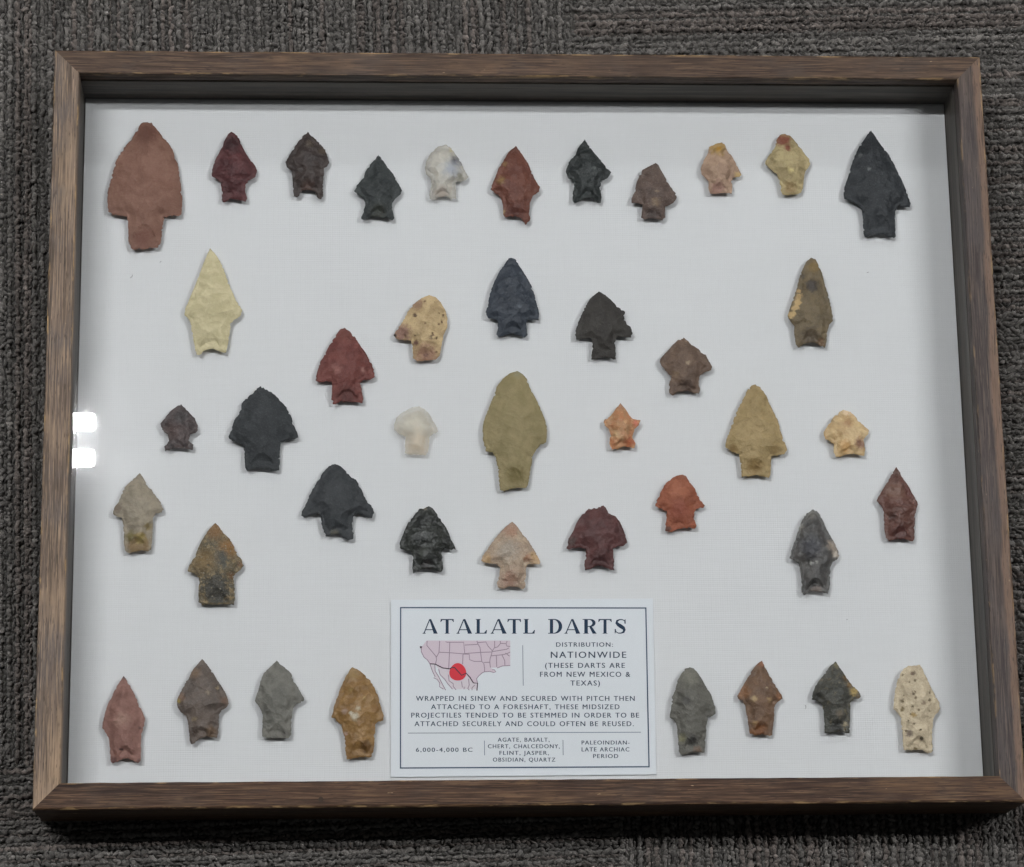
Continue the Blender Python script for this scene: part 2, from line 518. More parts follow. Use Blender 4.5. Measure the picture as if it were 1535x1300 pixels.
# ------------------------------------------------------------------ stone points
REG = {'R1': (40, 60, 3.8225), 'R2': (400, 60, 3.8225), 'R3': (720, 60, 3.8225), 'R4': (1100, 60, 3.8225),
       'R5': (80, 360, 3.61), 'R6': (440, 370, 3.715), 'R7': (700, 370, 3.715), 'R8': (1080, 370, 3.715),
       'S1': (80, 680, 3.8225), 'S2': (440, 680, 3.8375), 'S3': (700, 680, 3.8375), 'S4': (1100, 680, 3.8225),
       'S5': (40, 960, 4.334), 'S6': (340, 960, 4.332), 'S7': (960, 960, 4.332), 'S8': (1200, 960, 4.334)}
EDGE_Z = 0.0040            # height of the sharp edge above the linen
def topx(reg, pts):
    x0, y0, s = REG[reg]
    return [(x0 + u / s, y0 + v / s) for u, v in pts]
def S(text):
    v = [int(q) for q in text.replace(',', ' ').split()]
    return list(zip(v[0::2], v[1::2]))

def stone_mat(name, spec):
    """spec: c1, c2 main colours; c3 rare; scale; patches in local metres; speck; clear = see-through thin edges"""
    b = NT(name)
    oc = b.coords()
    seed = spec['seed']
    o1 = b.mapping(oc, loc=(seed * .37, seed * .73, seed * .11))
    sc = spec.get('scale', 1.0)
    n1 = b.noise(o1, 130 * sc, 5, .62, .6)
    n2 = b.noise(b.mapping(o1, loc=(1, 2, 3)), 420 * sc, 4, .65)
    n3 = b.noise(b.mapping(o1, loc=(4, 1, 2)), 1500, 3, .65)
    c1, c2 = stone(spec['c1']), stone(spec['c2'])
    c = b.mix(b.ramp(n1, .36, .64), c1, c2)
    if 'c3' in spec:
        lo = spec.get('c3_at', .56)
        c = b.mix(b.ramp(n2, lo, lo + .10, 0, .85), c, stone(spec['c3']))
    warp = None
    if spec.get('patches'):
        wn = b.noise(b.mapping(o1, loc=(6, 2, 8)), 620, 3, .6, col=True)
        wm = b.node('VectorMath', operation='MULTIPLY_ADD')
        b.link(wn, wm.inputs[0]); wm.inputs[1].default_value = (.0030, .0030, 0); wm.inputs[2].default_value = (-.0015, -.0015, 0)
        wa = b.node('VectorMath', operation='ADD')
        b.link(b.mapping(oc, scale=(1, 1, 0)), wa.inputs[0]); b.link(wm.outputs[0], wa.inputs[1])
        warp = wa.outputs[0]
    for (lx, ly, r, col, soft) in spec.get('patches', []):
        d = b.node('VectorMath', operation='DISTANCE')
        b.link(warp, d.inputs[0]); d.inputs[1].default_value = (lx, ly, 0)
        wob = b.math('MULTIPLY', b.math('SUBTRACT', n2, .5), r * 1.6)
        f = b.ramp(b.math('ADD', d.outputs['Value'], wob), r * (1 - soft), r * (1 + soft * .8), 1, 0)
        c = b.mix(b.math('MULTIPLY', f, .92), c, stone(col))
    # fine mineral grain
    g = spec.get('grain', .22)
    c = b.mix(b.ramp(n3, .5, .75, 0, g), c, b.mix(.5, c, (1, 1, 1, 1), 'MIX') if spec.get('lightgrain') else b.mix(.35, c, (.75, .74, .7, 1)))
    c = b.mix(b.ramp(n3, .5, .28, 0, g * 1.5), c, b.mix(.6, c, (0, 0, 0, 1)))
    if 'speck' in spec:
        v = b.node('TexVoronoi', feature='F1')
        b.link(o1, v.inputs['Vector']); v.inputs['Scale'].default_value = spec.get('speck_scale', 300)
        v.inputs['Randomness'].default_value = 1.0
        f = b.ramp(b.math('ADD', v.outputs['Distance'], b.math('MULTIPLY', b.math('SUBTRACT', n3, .5), .25)), .13, .24, 1, 0)
        sel = b.ramp(n1, .44, .5)
        pit = b.math('MULTIPLY', f, sel)
        c = b.mix(b.math('MULTIPLY', pit, .9), c, stone(spec['speck']))
    at = b.node('Attribute'); at.attribute_name = 'thin'
    thin = at.outputs['Fac']
    if spec.get('rim'):
        c = b.mix(b.ramp(thin, .35, .9, 0, spec.get('rim_k', .7)), c, stone(spec['rim']))
    # flake scars: shallow bowls that meet in ridges
    wv = b.noise(b.mapping(o1, loc=(9, 3, 1)), 240, 2, .5, col=True)
    wq = b.node('VectorMath', operation='MULTIPLY_ADD')
    b.link(wv, wq.inputs[0]); wq.inputs[1].default_value = (.004, .004, 0); b.link(b.mapping(o1, scale=(1, 1, 0), rot=(0, 0, seed * 1.3)), wq.inputs[2])
    def bowls(scale, sy):
        v = b.node('TexVoronoi', feature='F1')
        b.link(b.mapping(wq.outputs[0], scale=(1, sy, 1)), v.inputs['Vector']); v.inputs['Scale'].default_value = scale
        return b.math('POWER', v.outputs['Distance'], 1.6)
    relief = .35 + .85 * spec.get('relief', 1.0)
    nrm = b.bump(n3, .4, .0003, b.bump(bowls(520, .7), .28 * relief, .0008, b.bump(bowls(190, 1.5), .5 * relief, .0016)))
    if 'speck' in spec:
        nrm = b.bump(b.math('SUBTRACT', 1.0, pit), .9, .0007, nrm)
    p = b.principled(c, min(.8, spec.get('rough', .58) + .04), spec.get('spec', .34) * .8, nrm)
    if spec.get('sss'):
        p.inputs['Subsurface Weight'].default_value = spec['sss']
        p.inputs['Subsurface Radius'].default_value = (.9, .75, .6)
        p.inputs['Subsurface Scale'].default_value = .0018
    if spec.get('clear'):
        k = spec['clear']
        tb = b.node('BsdfTransparent')
        tb.inputs[0].default_value = (.97, .965, .95, 1)
        mx = b.node('MixShader')
        b.link(b.ramp(thin, .15, 1.0, k * .25, k), mx.inputs[0])
        b.link(p.outputs[0], mx.inputs[1]); b.link(tb.outputs[0], mx.inputs[2])
        b.link(mx.outputs[0], b.out.inputs[0])
    return b.m

def resample(poly, step):
    P = np.array(poly); Q = np.roll(P, -1, 0)
    out = []
    for a, c_ in zip(P, Q):
        n = max(1, int(round(np.linalg.norm(c_ - a) / step)))
        for k in range(n):
            out.append(a + (c_ - a) * k / n)
    return np.array(out)

def seg_dist(pts, poly):
    A = poly; B = np.roll(poly, -1, 0)
    d = B - A; L2 = (d ** 2).sum(1) + 1e-18
    t = np.clip(((pts[:, None] - A[None]) * d[None]).sum(2) / L2[None], 0, 1)
    q = A[None] + t[..., None] * d[None]
    return np.sqrt(((pts[:, None] - q) ** 2).sum(2)).min(1)

def inside(pts, poly):
    x, y = pts[:, 0], pts[:, 1]
    r = np.zeros(len(pts), bool)
    A = poly; B = np.roll(poly, -1, 0)
    for (ax, ay), (bx, by) in zip(A, B):
        c_ = (ay > y) != (by > y)
        with np.errstate(divide='ignore', invalid='ignore'):
            xi = (bx - ax) * (y - ay) / (by - ay + 1e-18) + ax
        r ^= c_ & (x < xi)
    return r

N_DART = [0]
def dart(outline_px, label, spec, name='stone_point', thick=1.0, serr=.8, scoop=.5, notch=.0005):
    """a knapped stone point: outline from the photo, biconvex body, flake scars struck in from the edges"""
    N_DART[0] += 1
    seed = N_DART[0]; spec['seed'] = seed
    rng = np.random.default_rng(100 + seed)
    wp = np.array([unproject(x, y, ZF + EDGE_Z)[:2] for x, y in outline_px])
    cen = (wp.min(0) + wp.max(0)) / 2
    poly = wp - cen
    size = np.ptp(poly, axis=0)
    rim = resample(poly, .00042)
    # little bites left by pressure flaking along the edge
    tang = np.roll(rim, -1, 0) - np.roll(rim, 1, 0)
    nor = np.stack([tang[:, 1], -tang[:, 0]], 1); nor /= np.linalg.norm(nor, axis=1)[:, None] + 1e-12
    area = .5 * np.sum(poly[:, 0] * np.roll(poly[:, 1], -1) - np.roll(poly[:, 0], -1) * poly[:, 1])
    if area < 0: nor = -nor            # nor points outwards
    m = len(rim)
    # unevenly spaced nicks of unequal width and depth
    arc = np.arange(m) * .00042
    bite = rng.normal(0, .00004, m)
    pos = 0.0
    while pos < arc[-1]:
        pos += rng.uniform(.0007, .0030)
        wd_ = rng.uniform(.00045, .0013); dp_ = min(.00075, rng.exponential(.00024)) * serr
        dd = np.abs(arc - pos)
        bite -= dp_ * np.clip(1 - (dd / wd_) ** 2, 0, 1)
    bite += .00012 * serr
    # hollowed base between the two feet of the stem
    ylo = rim[:, 1].min(); low = rim[:, 1] < ylo + .10 * size[1]
    xa_, xb_ = rim[low, 0].min(), rim[low, 0].max()
    tt = (rim[:, 0] - (xa_ + xb_) / 2) / max(1e-6, (xb_ - xa_) / 2 * .72)
    rim[:, 1] += np.where(low, np.clip(1 - tt ** 2, 0, 1) * notch, 0)
    rim = rim + nor * bite[:, None]
    rim = np.array([rim[i] for i in range(m)])
    h = .00068
    gx, gy = np.meshgrid(np.arange(-size[0] / 2, size[0] / 2, h), np.arange(-size[1] / 2, size[1] / 2, h))
    g = np.stack([gx.ravel(), gy.ravel()], 1)
    g += rng.uniform(-.3, .3, g.shape) * h
    g = g[inside(g, poly)]
    dg = seg_dist(g, rim)
    g = g[dg > .00045]
    # a second loop just inside the edge so the bevel is crisp
    pts = np.concatenate([rim, g])
    res = delaunay_2d_cdt([Vector(p) for p in pts], [], [list(range(m))], 1, 1e-9)
    V2 = np.array([tuple(v) for v in res[0]]); F = [tuple(f) for f in res[2]]
    de = seg_dist(V2, rim)
    on_rim = de < 1e-6
    dmax = de.max()
    T = .0040 * thick * (.72 + 8.0 * min(size[0], .045))
    prof = 1 - np.exp(-de / (dmax * .30)); prof /= 1 - math.exp(-1 / .30)
    top = T * prof ** .85
    # scars: long shallow dishes running in from the edge
    n_sc = int(m * .00042 / max(.0030, .34 * dmax))
    carve = np.zeros(len(V2))
    for k in range(n_sc):
        i = int(m * (k + rng.uniform(-.35, .35)) / n_sc) % m
        base = rim[i]; inn = -nor[i]
        a_ = rng.normal(0, .35); inn = np.array([inn[0] * math.cos(a_) - inn[1] * math.sin(a_), inn[0] * math.sin(a_) + inn[1] * math.cos(a_)])
        ln = rng.uniform(.35, 1.05) * dmax; wd = max(.0017, rng.uniform(.26, .5) * dmax)
        rel = V2 - base
        u = (rel @ inn) / ln; v = (rel @ np.array([-inn[1], inn[0]])) / wd
        q = np.clip(1 - (np.maximum(u - .2, 0) / .85) ** 2 - v ** 2, 0, 1)
        carve = np.maximum(carve, T * rng.uniform(.2, .6) * min(1.0, .010 / dmax) * q * np.clip(de / .0010, 0, 1))
    # broad facets across the face
    for k in range(5):
        c_ = rng.uniform(-.4, .4, 2) * size; r_ = rng.uniform(.2, .42) * size[0]
        q = np.clip(1 - ((V2 - c_) ** 2).sum(1) / r_ ** 2, 0, 1)
        carve = np.maximum(carve, T * rng.uniform(.06, .22) * q)
    top -= carve
    # the stem is thinned at its base
    by = V2[:, 1].min()
    bx = V2[V2[:, 1] < by + .12 * size[1], 0].mean()
    q = np.clip(1 - ((V2[:, 0] - bx) / (.17 * size[0])) ** 2 - ((V2[:, 1] - by) / (.19 * size[1])) ** 2, 0, 1)
    top -= T * scoop * np.sqrt(q)
    # thicker rim where the stone snapped instead of feathering out
    top = np.maximum(top, .00012 + .10 * T * np.clip(de / .0008, 0, 1))
    top += rng.normal(0, .00003, len(top))
    top[on_rim] = 0.0
    bot = -EDGE_Z * np.clip(prof * 1.05, 0, 1) ** .8
    bot[on_rim] = 0.0
    nv = len(V2)
    bmap = np.arange(nv); extra = []
    for i in range(nv):
        if not on_rim[i]:
            bmap[i] = nv + len(extra); extra.append(i)
    verts = [(V2[i, 0], V2[i, 1], top[i]) for i in range(nv)] + [(V2[i, 0], V2[i, 1], max(bot[i], -EDGE_Z)) for i in extra]
    faces = []
    for f in F:
        a2 = sum(V2[f[k], 0] * V2[f[(k + 1) % len(f)], 1] - V2[f[(k + 1) % len(f)], 0] * V2[f[k], 1] for k in range(len(f)))
        if a2 < 0: f = f[::-1]
        faces.append(f); faces.append(tuple(int(bmap[i]) for i in f[::-1]))
    mat = stone_mat('stone_%02d' % seed, spec)
    o = link_mesh(name, verts, faces, mat, smooth=True)
    o.location = (cen[0], cen[1], ZF + EDGE_Z)
    th = np.clip(1 - de / (dmax * spec.get('thin_w', .45)), 0, 1)
    th = np.concatenate([th, th[extra]])
    a = o.data.attributes.new('thin', 'FLOAT', 'POINT')
    a.data.foreach_set('value', th.astype(np.float32))
    try:
        o.data.set_sharp_from_angle(angle=math.radians(24))
    except Exception:
        pass
    tag(o, label, 'stone point', 'stone dart points laid out on the linen')
    return o

def P(reg, u, v, r, col, soft, outline):
    """a patch of colour: zoom coordinates to the point's own coordinates"""
    wp = np.array([unproject(x, y, ZF + EDGE_Z)[:2] for x, y in outline])
    cen = (wp.min(0) + wp.max(0)) / 2
    x, y = topx(reg, [(u, v)])[0]
    q = np.array(unproject(x, y, ZF + EDGE_Z)[:2]) - cen
    return (float(q[0]), float(q[1]), r / REG[reg][2] * .000367, col, soft)

DARTS = []
def D(reg, pts, label, patches=(), kw=None, **spec):
    o = topx(reg, S(pts)) if isinstance(pts, str) else pts
    spec['patches'] = [P(q[0] if isinstance(q[0], str) else reg, *(q[1:] if isinstance(q[0], str) else q), o) for q in patches]
    DARTS.append(dart(o, label, spec, **(kw or {})))

# row under the upper rail
D('R1', "668,473 715,473 735,500 775,550 810,590 838,632 850,680 868,715 876,780 885,850 892,900 890,945 886,1000 870,1010 825,1008 790,1018 780,1060 775,1110 768,1160 757,1188 720,1195 680,1205 610,1203 592,1185 583,1150 584,1090 578,1040 573,1012 530,1005 490,1003 465,980 463,930 462,880 475,830 490,770 510,700 535,650 560,615 600,570 630,520 655,480",
  'largest terracotta stone point with blunt tip and square stem', relief=.4, c1=(126, 87, 72), c2=(140, 101, 85), patches=[(690, 540, 60, (112, 72, 60), .6), (670, 1140, 50, (116, 72, 58), .6)], grain=.12, rough=.62, kw=dict(serr=1.05))
D('R1', "1172,527 1190,535 1215,560 1225,590 1250,640 1275,680 1305,715 1320,750 1310,785 1275,805 1255,835 1252,870 1265,912 1258,928 1235,922 1205,920 1170,915 1145,928 1125,930 1115,915 1120,870 1113,830 1095,800 1060,780 1062,745 1080,690 1110,630 1125,610 1130,580 1155,540",
  'dark wine red stone point with rounded shoulders beside the largest terracotta point', c1=(82, 44, 46), c2=(100, 55, 56), patches=[(1170, 600, 45, (66, 40, 42), .5)], grain=.12, rough=.5)
D('R2', "235,527 265,555 300,590 335,630 345,665 358,700 350,720 330,735 325,780 322,830 322,900 308,914 290,908 277,885 240,882 205,882 180,900 157,902 150,860 148,800 142,750 115,730 107,700 130,660 150,625 190,570 215,540",
  'dark umber stone point with wide stem notched into two feet', c1=(62, 52, 50), c2=(76, 64, 60), patches=[(245, 600, 22, (98, 86, 76), .8), (320, 640, 24, (92, 78, 66), .8), (235, 850, 36, (84, 62, 54), .6)], grain=.2, rough=.45, kw=dict(notch=.0022, scoop=.7))
D('R2', "641,658 665,690 690,730 725,770 745,810 775,862 765,885 735,910 718,935 718,970 730,1020 720,1034 690,1025 640,1020 600,1015 565,1033 540,1028 545,1000 565,950 555,905 515,885 500,865 515,835 555,790 565,755 600,705",
  'charcoal green stone point with dent in one edge, beside the clear agate point', c1=(54, 58, 59), c2=(64, 68, 68), patches=[(640, 990, 45, (58, 60, 54), .6)], grain=.18, rough=.5)
D('R2', "1025,600 1060,620 1080,655 1110,695 1130,740 1155,785 1140,805 1110,815 1085,812 1080,840 1085,880 1085,912 1060,912 1030,902 985,905 965,920 935,912 930,880 945,830 935,790 912,770 905,735 915,690 940,645 980,612",
  'milky clear agate point with a grey blue patch on one side', patches=[(1090, 695, 34, (132, 131, 136), 1.0), (1078, 690, 18, (98, 98, 106), 1.0), (1055, 750, 44, (160, 165, 176), 1.0), (1060, 632, 14, (198, 188, 150), .7), (1110, 790, 20, (150, 146, 132), .7), (1000, 880, 36, (176, 162, 150), .7)],
  c1=(176, 171, 163), c2=(194, 188, 177), clear=.45, relief=.5, sss=.2, rough=.3, spec=.5, grain=.1)
D('R3', "203,607 225,635 255,680 275,710 295,760 318,810 343,845 335,870 300,895 285,930 280,980 287,1020 275,1055 258,1060 235,1025 205,1015 170,1010 145,1018 133,1005 130,950 120,905 95,885 58,855 70,825 85,790 105,735 135,690 160,645",
  'russet stone point with yellow flecked edge and one long foot', c1=(108, 62, 50), c2=(122, 73, 58), patches=[(115, 810, 22, (150, 118, 76), .8), (140, 715, 13, (150, 116, 78), .8), (200, 985, 45, (92, 50, 42), .6), (130, 985, 12, (176, 150, 110), .7)], grain=.18, rough=.45)
D('R3', "598,570 620,605 650,645 690,690 725,735 750,755 735,785 712,803 692,805 688,850 695,900 690,932 670,935 640,920 610,918 570,928 540,935 528,920 530,880 540,840 530,805 505,795 490,755 500,715 515,690 545,660 560,620",
  'black basalt point with sharp tip and splayed feet between two brown points', c1=(42, 46, 46), c2=(56, 60, 60), patches=[(650, 745, 12, (96, 100, 98), .8)], grain=.25, rough=.42, kw=dict(notch=.0014, scoop=.65))
D('R3', "1003,706 1020,715 1035,745 1060,790 1085,835 1120,880 1125,905 1110,930 1085,945 1062,955 1058,985 1060,1015 1048,1036 1010,1030 970,1025 940,1030 923,1020 925,980 930,945 905,935 868,935 865,910 885,870 895,820 910,780 930,745 965,725",
  'small brown stone point with crooked tip and short square stem', c1=(94, 77, 70), c2=(108, 89, 80), patches=[(1000, 940, 26, (134, 112, 90), .8), (1010, 880, 12, (130, 110, 92), .8), (990, 1005, 40, (80, 66, 62), .6)], grain=.3, rough=.5)
D('R3', "1385,586 1400,595 1415,630 1440,665 1460,700 1480,740 1495,772 1485,785 1450,790 1440,810 1445,845 1440,885 1400,880 1365,885 1318,883 1308,850 1308,810 1290,790 1268,770 1262,740 1280,690 1305,650 1310,615 1340,598",
  'peach tan stone point with mustard yellow tip', c1=(160, 130, 108), c2=(176, 146, 122), patches=[(1360, 620, 48, (176, 142, 84), .4), (1365, 628, 16, (196, 146, 60), .8), (1360, 855, 40, (156, 118, 104), .6), (1480, 775, 22, (188, 158, 104), .7)], c3=(188, 160, 132), c3_at=.62, grain=.2, rough=.5)
D('R4', "290,538 325,550 350,580 385,620 410,660 430,680 440,705 425,735 408,755 400,800 395,850 385,875 350,890 310,895 280,885 268,860 262,810 245,770 215,745 180,712 185,685 210,650 235,615 245,570 265,545",
  'mustard cream stone point with a brick red tip', c1=(158, 140, 100), c2=(178, 160, 116), patches=[(280, 575, 42, (142, 76, 60), .5), (305, 625, 20, (140, 72, 56), .6), (320, 755, 16, (200, 182, 126), .7), (320, 850, 36, (156, 130, 88), .6)], grain=.22, rough=.5)
D('R4', "785,518 815,560 840,600 870,635 905,680 930,740 955,790 980,845 1000,900 1015,945 1005,958 975,955 940,955 925,980 922,1030 925,1080 927,1125 915,1138 890,1130 850,1118 800,1125 750,1130 742,1100 740,1030 735,980 715,950 680,930 635,912 628,890 635,840 655,790 670,730 690,670 720,610 750,565",
  'large blue black stone point with serrated edges and broad straight stem', relief=.7, c1=(44, 47, 51), c2=(54, 57, 61), patches=[(770, 752, 9, (110, 112, 112), .8), (720, 665, 12, (90, 92, 92), .8), (915, 770, 10, (86, 88, 92), .8)], grain=.16, rough=.5, kw=dict(serr=1.1))
# second row
D('R5', "848,45 880,80 905,120 925,165 945,225 970,285 990,330 1020,375 1018,405 985,430 960,450 955,500 945,560 935,610 900,605 860,592 820,600 790,625 770,615 765,570 750,500 738,435 710,405 715,370 740,310 770,240 800,160 825,95",
  'long pale cream yellow stone point with diamond blade and notched base', relief=.45, c1=(180, 168, 130), c2=(194, 182, 145), grain=.08, rough=.6)
D('R8', "505,62 530,72 550,110 568,155 580,210 600,270 615,330 628,385 625,415 605,435 595,480 590,530 582,562 560,555 530,542 500,538 465,545 435,562 420,545 412,490 410,440 385,410 372,395 385,350 405,290 425,230 440,170 460,120 480,80",
  'slender olive brown stone point with chipped buff patch on one edge', c1=(108, 94, 72), c2=(124, 107, 80), patches=[(515, 115, 34, (136, 112, 72), .6), (505, 225, 36, (72, 64, 60), .5), (455, 165, 14, (84, 72, 58), .6), (440, 250, 12, (80, 68, 56), .6), (436, 285, 18, (180, 150, 104), .5), (426, 315, 20, (188, 158, 110), .4), (416, 345, 20, (188, 158, 110), .4), (398, 380, 20, (190, 160, 110), .4), (436, 250, 12, (172, 142, 96), .5), (500, 510, 55, (92, 78, 62), .6), (560, 535, 22, (120, 92, 68), .6)], grain=.18, rough=.45)
D('R7', "245,62 270,70 290,105 320,150 355,210 375,260 385,310 400,360 402,410 370,405 338,405 330,430 333,470 338,490 322,505 290,495 245,488 210,497 178,505 165,488 172,450 170,410 145,402 115,395 105,365 118,320 125,270 150,200 180,140 215,90 232,65",
  'slate blue stone point with rounded tip and small eared stem', c1=(52, 58, 68), c2=(64, 70, 80), patches=[(290, 340, 12, (98, 104, 112), .8), (300, 150, 10, (92, 98, 104), .8)], grain=.14, rough=.42)
D('R7', "735,250 765,265 800,295 840,335 880,362 875,395 890,435 910,445 922,480 915,505 880,505 835,498 825,530 828,580 830,630 800,625 760,620 720,625 690,630 697,580 700,540 695,510 660,508 610,518 602,490 605,465 620,420 640,375 660,330 690,285",
  'dark grey brown stone point with a nick in one edge and square barbs', relief=.5, c1=(58, 54, 51), c2=(68, 64, 60), grain=.12, rough=.6)
D('R6', "283,452 310,470 340,500 370,550 400,590 430,640 450,690 453,725 425,740 385,742 370,760 380,800 388,850 385,872 350,868 305,868 260,870 220,878 212,850 215,800 215,755 185,748 140,760 122,740 135,690 150,640 175,600 200,550 235,495 260,460",
  'brick red jasper stone point with straight sides and square barbs', c1=(112, 60, 55), c2=(128, 72, 65), patches=[(235, 690, 26, (152, 100, 92), .9), (385, 690, 12, (156, 110, 102), .9), (300, 830, 55, (92, 50, 46), .6), (290, 500, 40, (120, 70, 62), .7)], grain=.14, rough=.5, spec=.3, kw=dict(serr=1.05))
D('R6', "755,270 790,280 820,310 845,355 857,400 855,450 840,480 830,520 820,570 815,605 790,630 740,640 690,640 665,620 665,570 655,525 620,520 575,515 557,495 570,470 600,430 625,385 645,345 680,310 715,285",
  'buff stone point with one long pink barb and a round top', c1=(172, 146, 106), c2=(190, 164, 122), patches=[(600, 480, 52, (140, 102, 90), .6), (560, 495, 12, (60, 50, 48), .5), (740, 610, 62, (156, 116, 94), .6), (690, 320, 34, (150, 116, 92), .7), (677, 388, 12, (98, 72, 58), .5), (680, 540, 14, (112, 76, 66), .6), (765, 510, 12, (130, 108, 82), .6), (740, 605, 14, (118, 84, 70), .6)], grain=.25, speck=(146, 116, 90), speck_scale=260, rough=.55)
D('R7', "1205,506 1225,520 1250,545 1290,570 1310,595 1328,600 1345,635 1367,670 1355,690 1320,700 1295,720 1290,760 1298,800 1290,820 1265,820 1235,812 1200,815 1165,820 1145,828 1127,815 1125,770 1135,725 1110,695 1085,665 1072,640 1085,610 1110,590 1140,555 1175,520",
  'squat chocolate brown stone point with wide shoulders and notched base', c1=(104, 83, 70), c2=(120, 97, 81), patches=[(1225, 655, 11, (160, 140, 116), .8), (1160, 715, 18, (126, 102, 80), .8), (1230, 775, 40, (84, 66, 56), .6)], grain=.2, rough=.5, kw=dict(notch=.0011, scoop=.7))
# third row
D('R5', "690,889 715,910 740,940 765,965 780,1000 783,1028 768,1044 740,1054 732,1086 760,1110 754,1136 715,1135 680,1128 640,1132 606,1143 600,1118 626,1088 620,1054 586,1028 580,992 602,965 630,930 660,905",
  'tiny dark plum brown stone point near the bright reflection', c1=(70, 58, 57), c2=(88, 72, 70), patches=[(690, 960, 40, (66, 60, 60), .6), (640, 1040, 40, (90, 70, 66), .7)], grain=.3, rough=.42)
D('R5', "1120,792 1150,805 1190,830 1225,865 1260,905 1285,950 1300,1000 1320,1045 1325,1070 1300,1080 1260,1085 1230,1095 1225,1140 1225,1200 1220,1245 1190,1248 1130,1240 1080,1240 1050,1250 1038,1230 1035,1170 1030,1110 1000,1098 955,1085 948,1065 965,1025 980,975 1015,920 1020,885 1050,850 1085,825 1100,803",
  'broad matt black stone point with domed blade and thick square stem', relief=.6, c1=(48, 51, 54), c2=(58, 61, 64), grain=.14, rough=.62, kw=dict(serr=1.05))
D('R6', "700,888 730,905 755,930 775,965 800,1010 805,1030 780,1045 760,1055 755,1090 752,1130 740,1160 700,1165 640,1160 620,1150 620,1100 625,1060 590,1045 560,1020 560,990 575,950 610,920 660,895",
  'faint cream translucent chalcedony point almost as pale as the linen', c1=(196, 188, 172), c2=(205, 198, 184), patches=[(690, 1100, 80, (206, 190, 168), .7)], clear=.70, thin_w=1.2, relief=0, sss=.3, rough=.3, spec=.45, grain=.05, kw=dict(scoop=.15, serr=.5, thick=.45))
o21 = topx('R7', S("280,692 310,710 335,740 352,790 375,830 400,880 420,930 440,980 447,1030 440,1090 410,1105 385,1130 365,1165 358,1210")) + topx('S3', S("375,30 365,100 352,170 345,195 325,200 295,200 270,205 245,210 215,222 190,210 185,160 178,80")) + topx('R7', S("175,1240 160,1180 145,1145 105,1140 92,1100 88,1050 88,990 105,940 130,880 150,830 165,780 200,735 240,705"))
D('R7', o21, 'large olive khaki stone point with long tapering stem at the centre of the box', relief=.4, c1=(139, 125, 86), c2=(151, 136, 97), patches=[('S3', 280, 130, 55, (118, 104, 62), .7), (280, 705, 26, (146, 138, 108), .7)], grain=.1, rough=.58, kw=dict(serr=1.05))
D('R7', "853,870 880,900 905,940 925,960 966,966 955,995 932,1018 922,1058 938,1095 932,1122 905,1118 870,1118 840,1130 805,1125 792,1098 800,1050 790,1012 764,994 762,966 800,943 828,905",
  'tiny banded orange stone point shaped like a star', c1=(176, 132, 92), c2=(190, 124, 82), c3=(202, 156, 112), c3_at=.55, patches=[(940, 985, 18, (206, 118, 92), .7), (870, 890, 26, (168, 126, 96), .7), (905, 1090, 30, (176, 96, 60), .7), (830, 1050, 24, (186, 150, 108), .7)], grain=.2, sss=.15, rough=.4, spec=.45)
D('R8', "195,768 225,785 255,830 275,880 295,920 320,970 335,1030 355,1085 372,1130 355,1155 310,1165 285,1165 280,1210 278,1270 268,1288 235,1282 190,1278 150,1283 118,1285 115,1240 110,1190 100,1155 70,1145 25,1115 35,1070 60,1000 85,930 120,860 150,800 175,772",
  'tall golden tan stone point with drooping barbs and square stem', c1=(156, 133, 90), c2=(170, 146, 102), patches=[(190, 1225, 44, (140, 112, 66), .6), (70, 1130, 26, (146, 118, 74), .7), (300, 1130, 26, (150, 124, 80), .7)], grain=.14, rough=.52, sss=.08, kw=dict(serr=1.05))
D('R8', "685,908 725,920 755,950 785,985 825,1020 825,1040 805,1060 800,1090 805,1130 800,1165 760,1160 710,1160 665,1172 640,1170 630,1140 628,1100 610,1085 580,1070 575,1035 595,1000 625,955 655,925",
  'small apricot cream agate point with a mauve streak on its stem', c1=(188, 156, 110), c2=(204, 176, 132), patches=[(775, 1100, 30, (150, 108, 90), .7), (705, 990, 24, (180, 140, 100), .8), (700, 920, 22, (212, 184, 150), .7), (690, 1120, 34, (196, 150, 92), .7)], grain=.1, sss=.2, rough=.36, spec=.45, clear=.12)
# fourth row
D('S1', "495,112 515,140 535,175 565,210 590,250 615,280 633,325 620,337 585,345 570,370 570,430 565,500 560,550 545,560 500,562 440,573 412,560 405,520 402,460 400,400 390,368 360,360 340,345 350,310 375,275 390,235 410,190 450,155",
  'grey tan stone point with amber brown stem end', c1=(140, 128, 108), c2=(156, 143, 122), patches=[(485, 525, 62, (132, 104, 62), .35), (440, 480, 30, (118, 106, 58), .6), (545, 420, 20, (130, 110, 60), .7), (500, 490, 26, (150, 130, 66), .8), (365, 310, 26, (134, 116, 98), .6)], grain=.14, rough=.45, clear=.08)
D('S1', "927,397 950,420 975,455 1010,490 1035,535 1055,580 1080,610 1090,640 1075,665 1040,690 1032,720 1038,770 1040,830 1035,868 1000,865 940,872 890,868 850,870 832,850 832,790 835,730 825,700 790,685 768,675 780,640 805,600 825,555 850,500 885,445",
  'mottled rust and charcoal stone point with granular surface', c1=(112, 96, 68), c2=(94, 86, 68), c3=(148, 126, 90), c3_at=.50, patches=[(925, 440, 50, (136, 98, 58), .8), (1010, 540, 52, (146, 104, 56), .8), (960, 610, 46, (76, 76, 70), .5), (870, 620, 60, (134, 108, 68), .9), (935, 780, 80, (64, 62, 56), .4), (1020, 700, 20, (118, 84, 52), .6), (1070, 635, 18, (122, 90, 60), .6)], speck=(150, 140, 120), speck_scale=420, grain=.5, rough=.55)
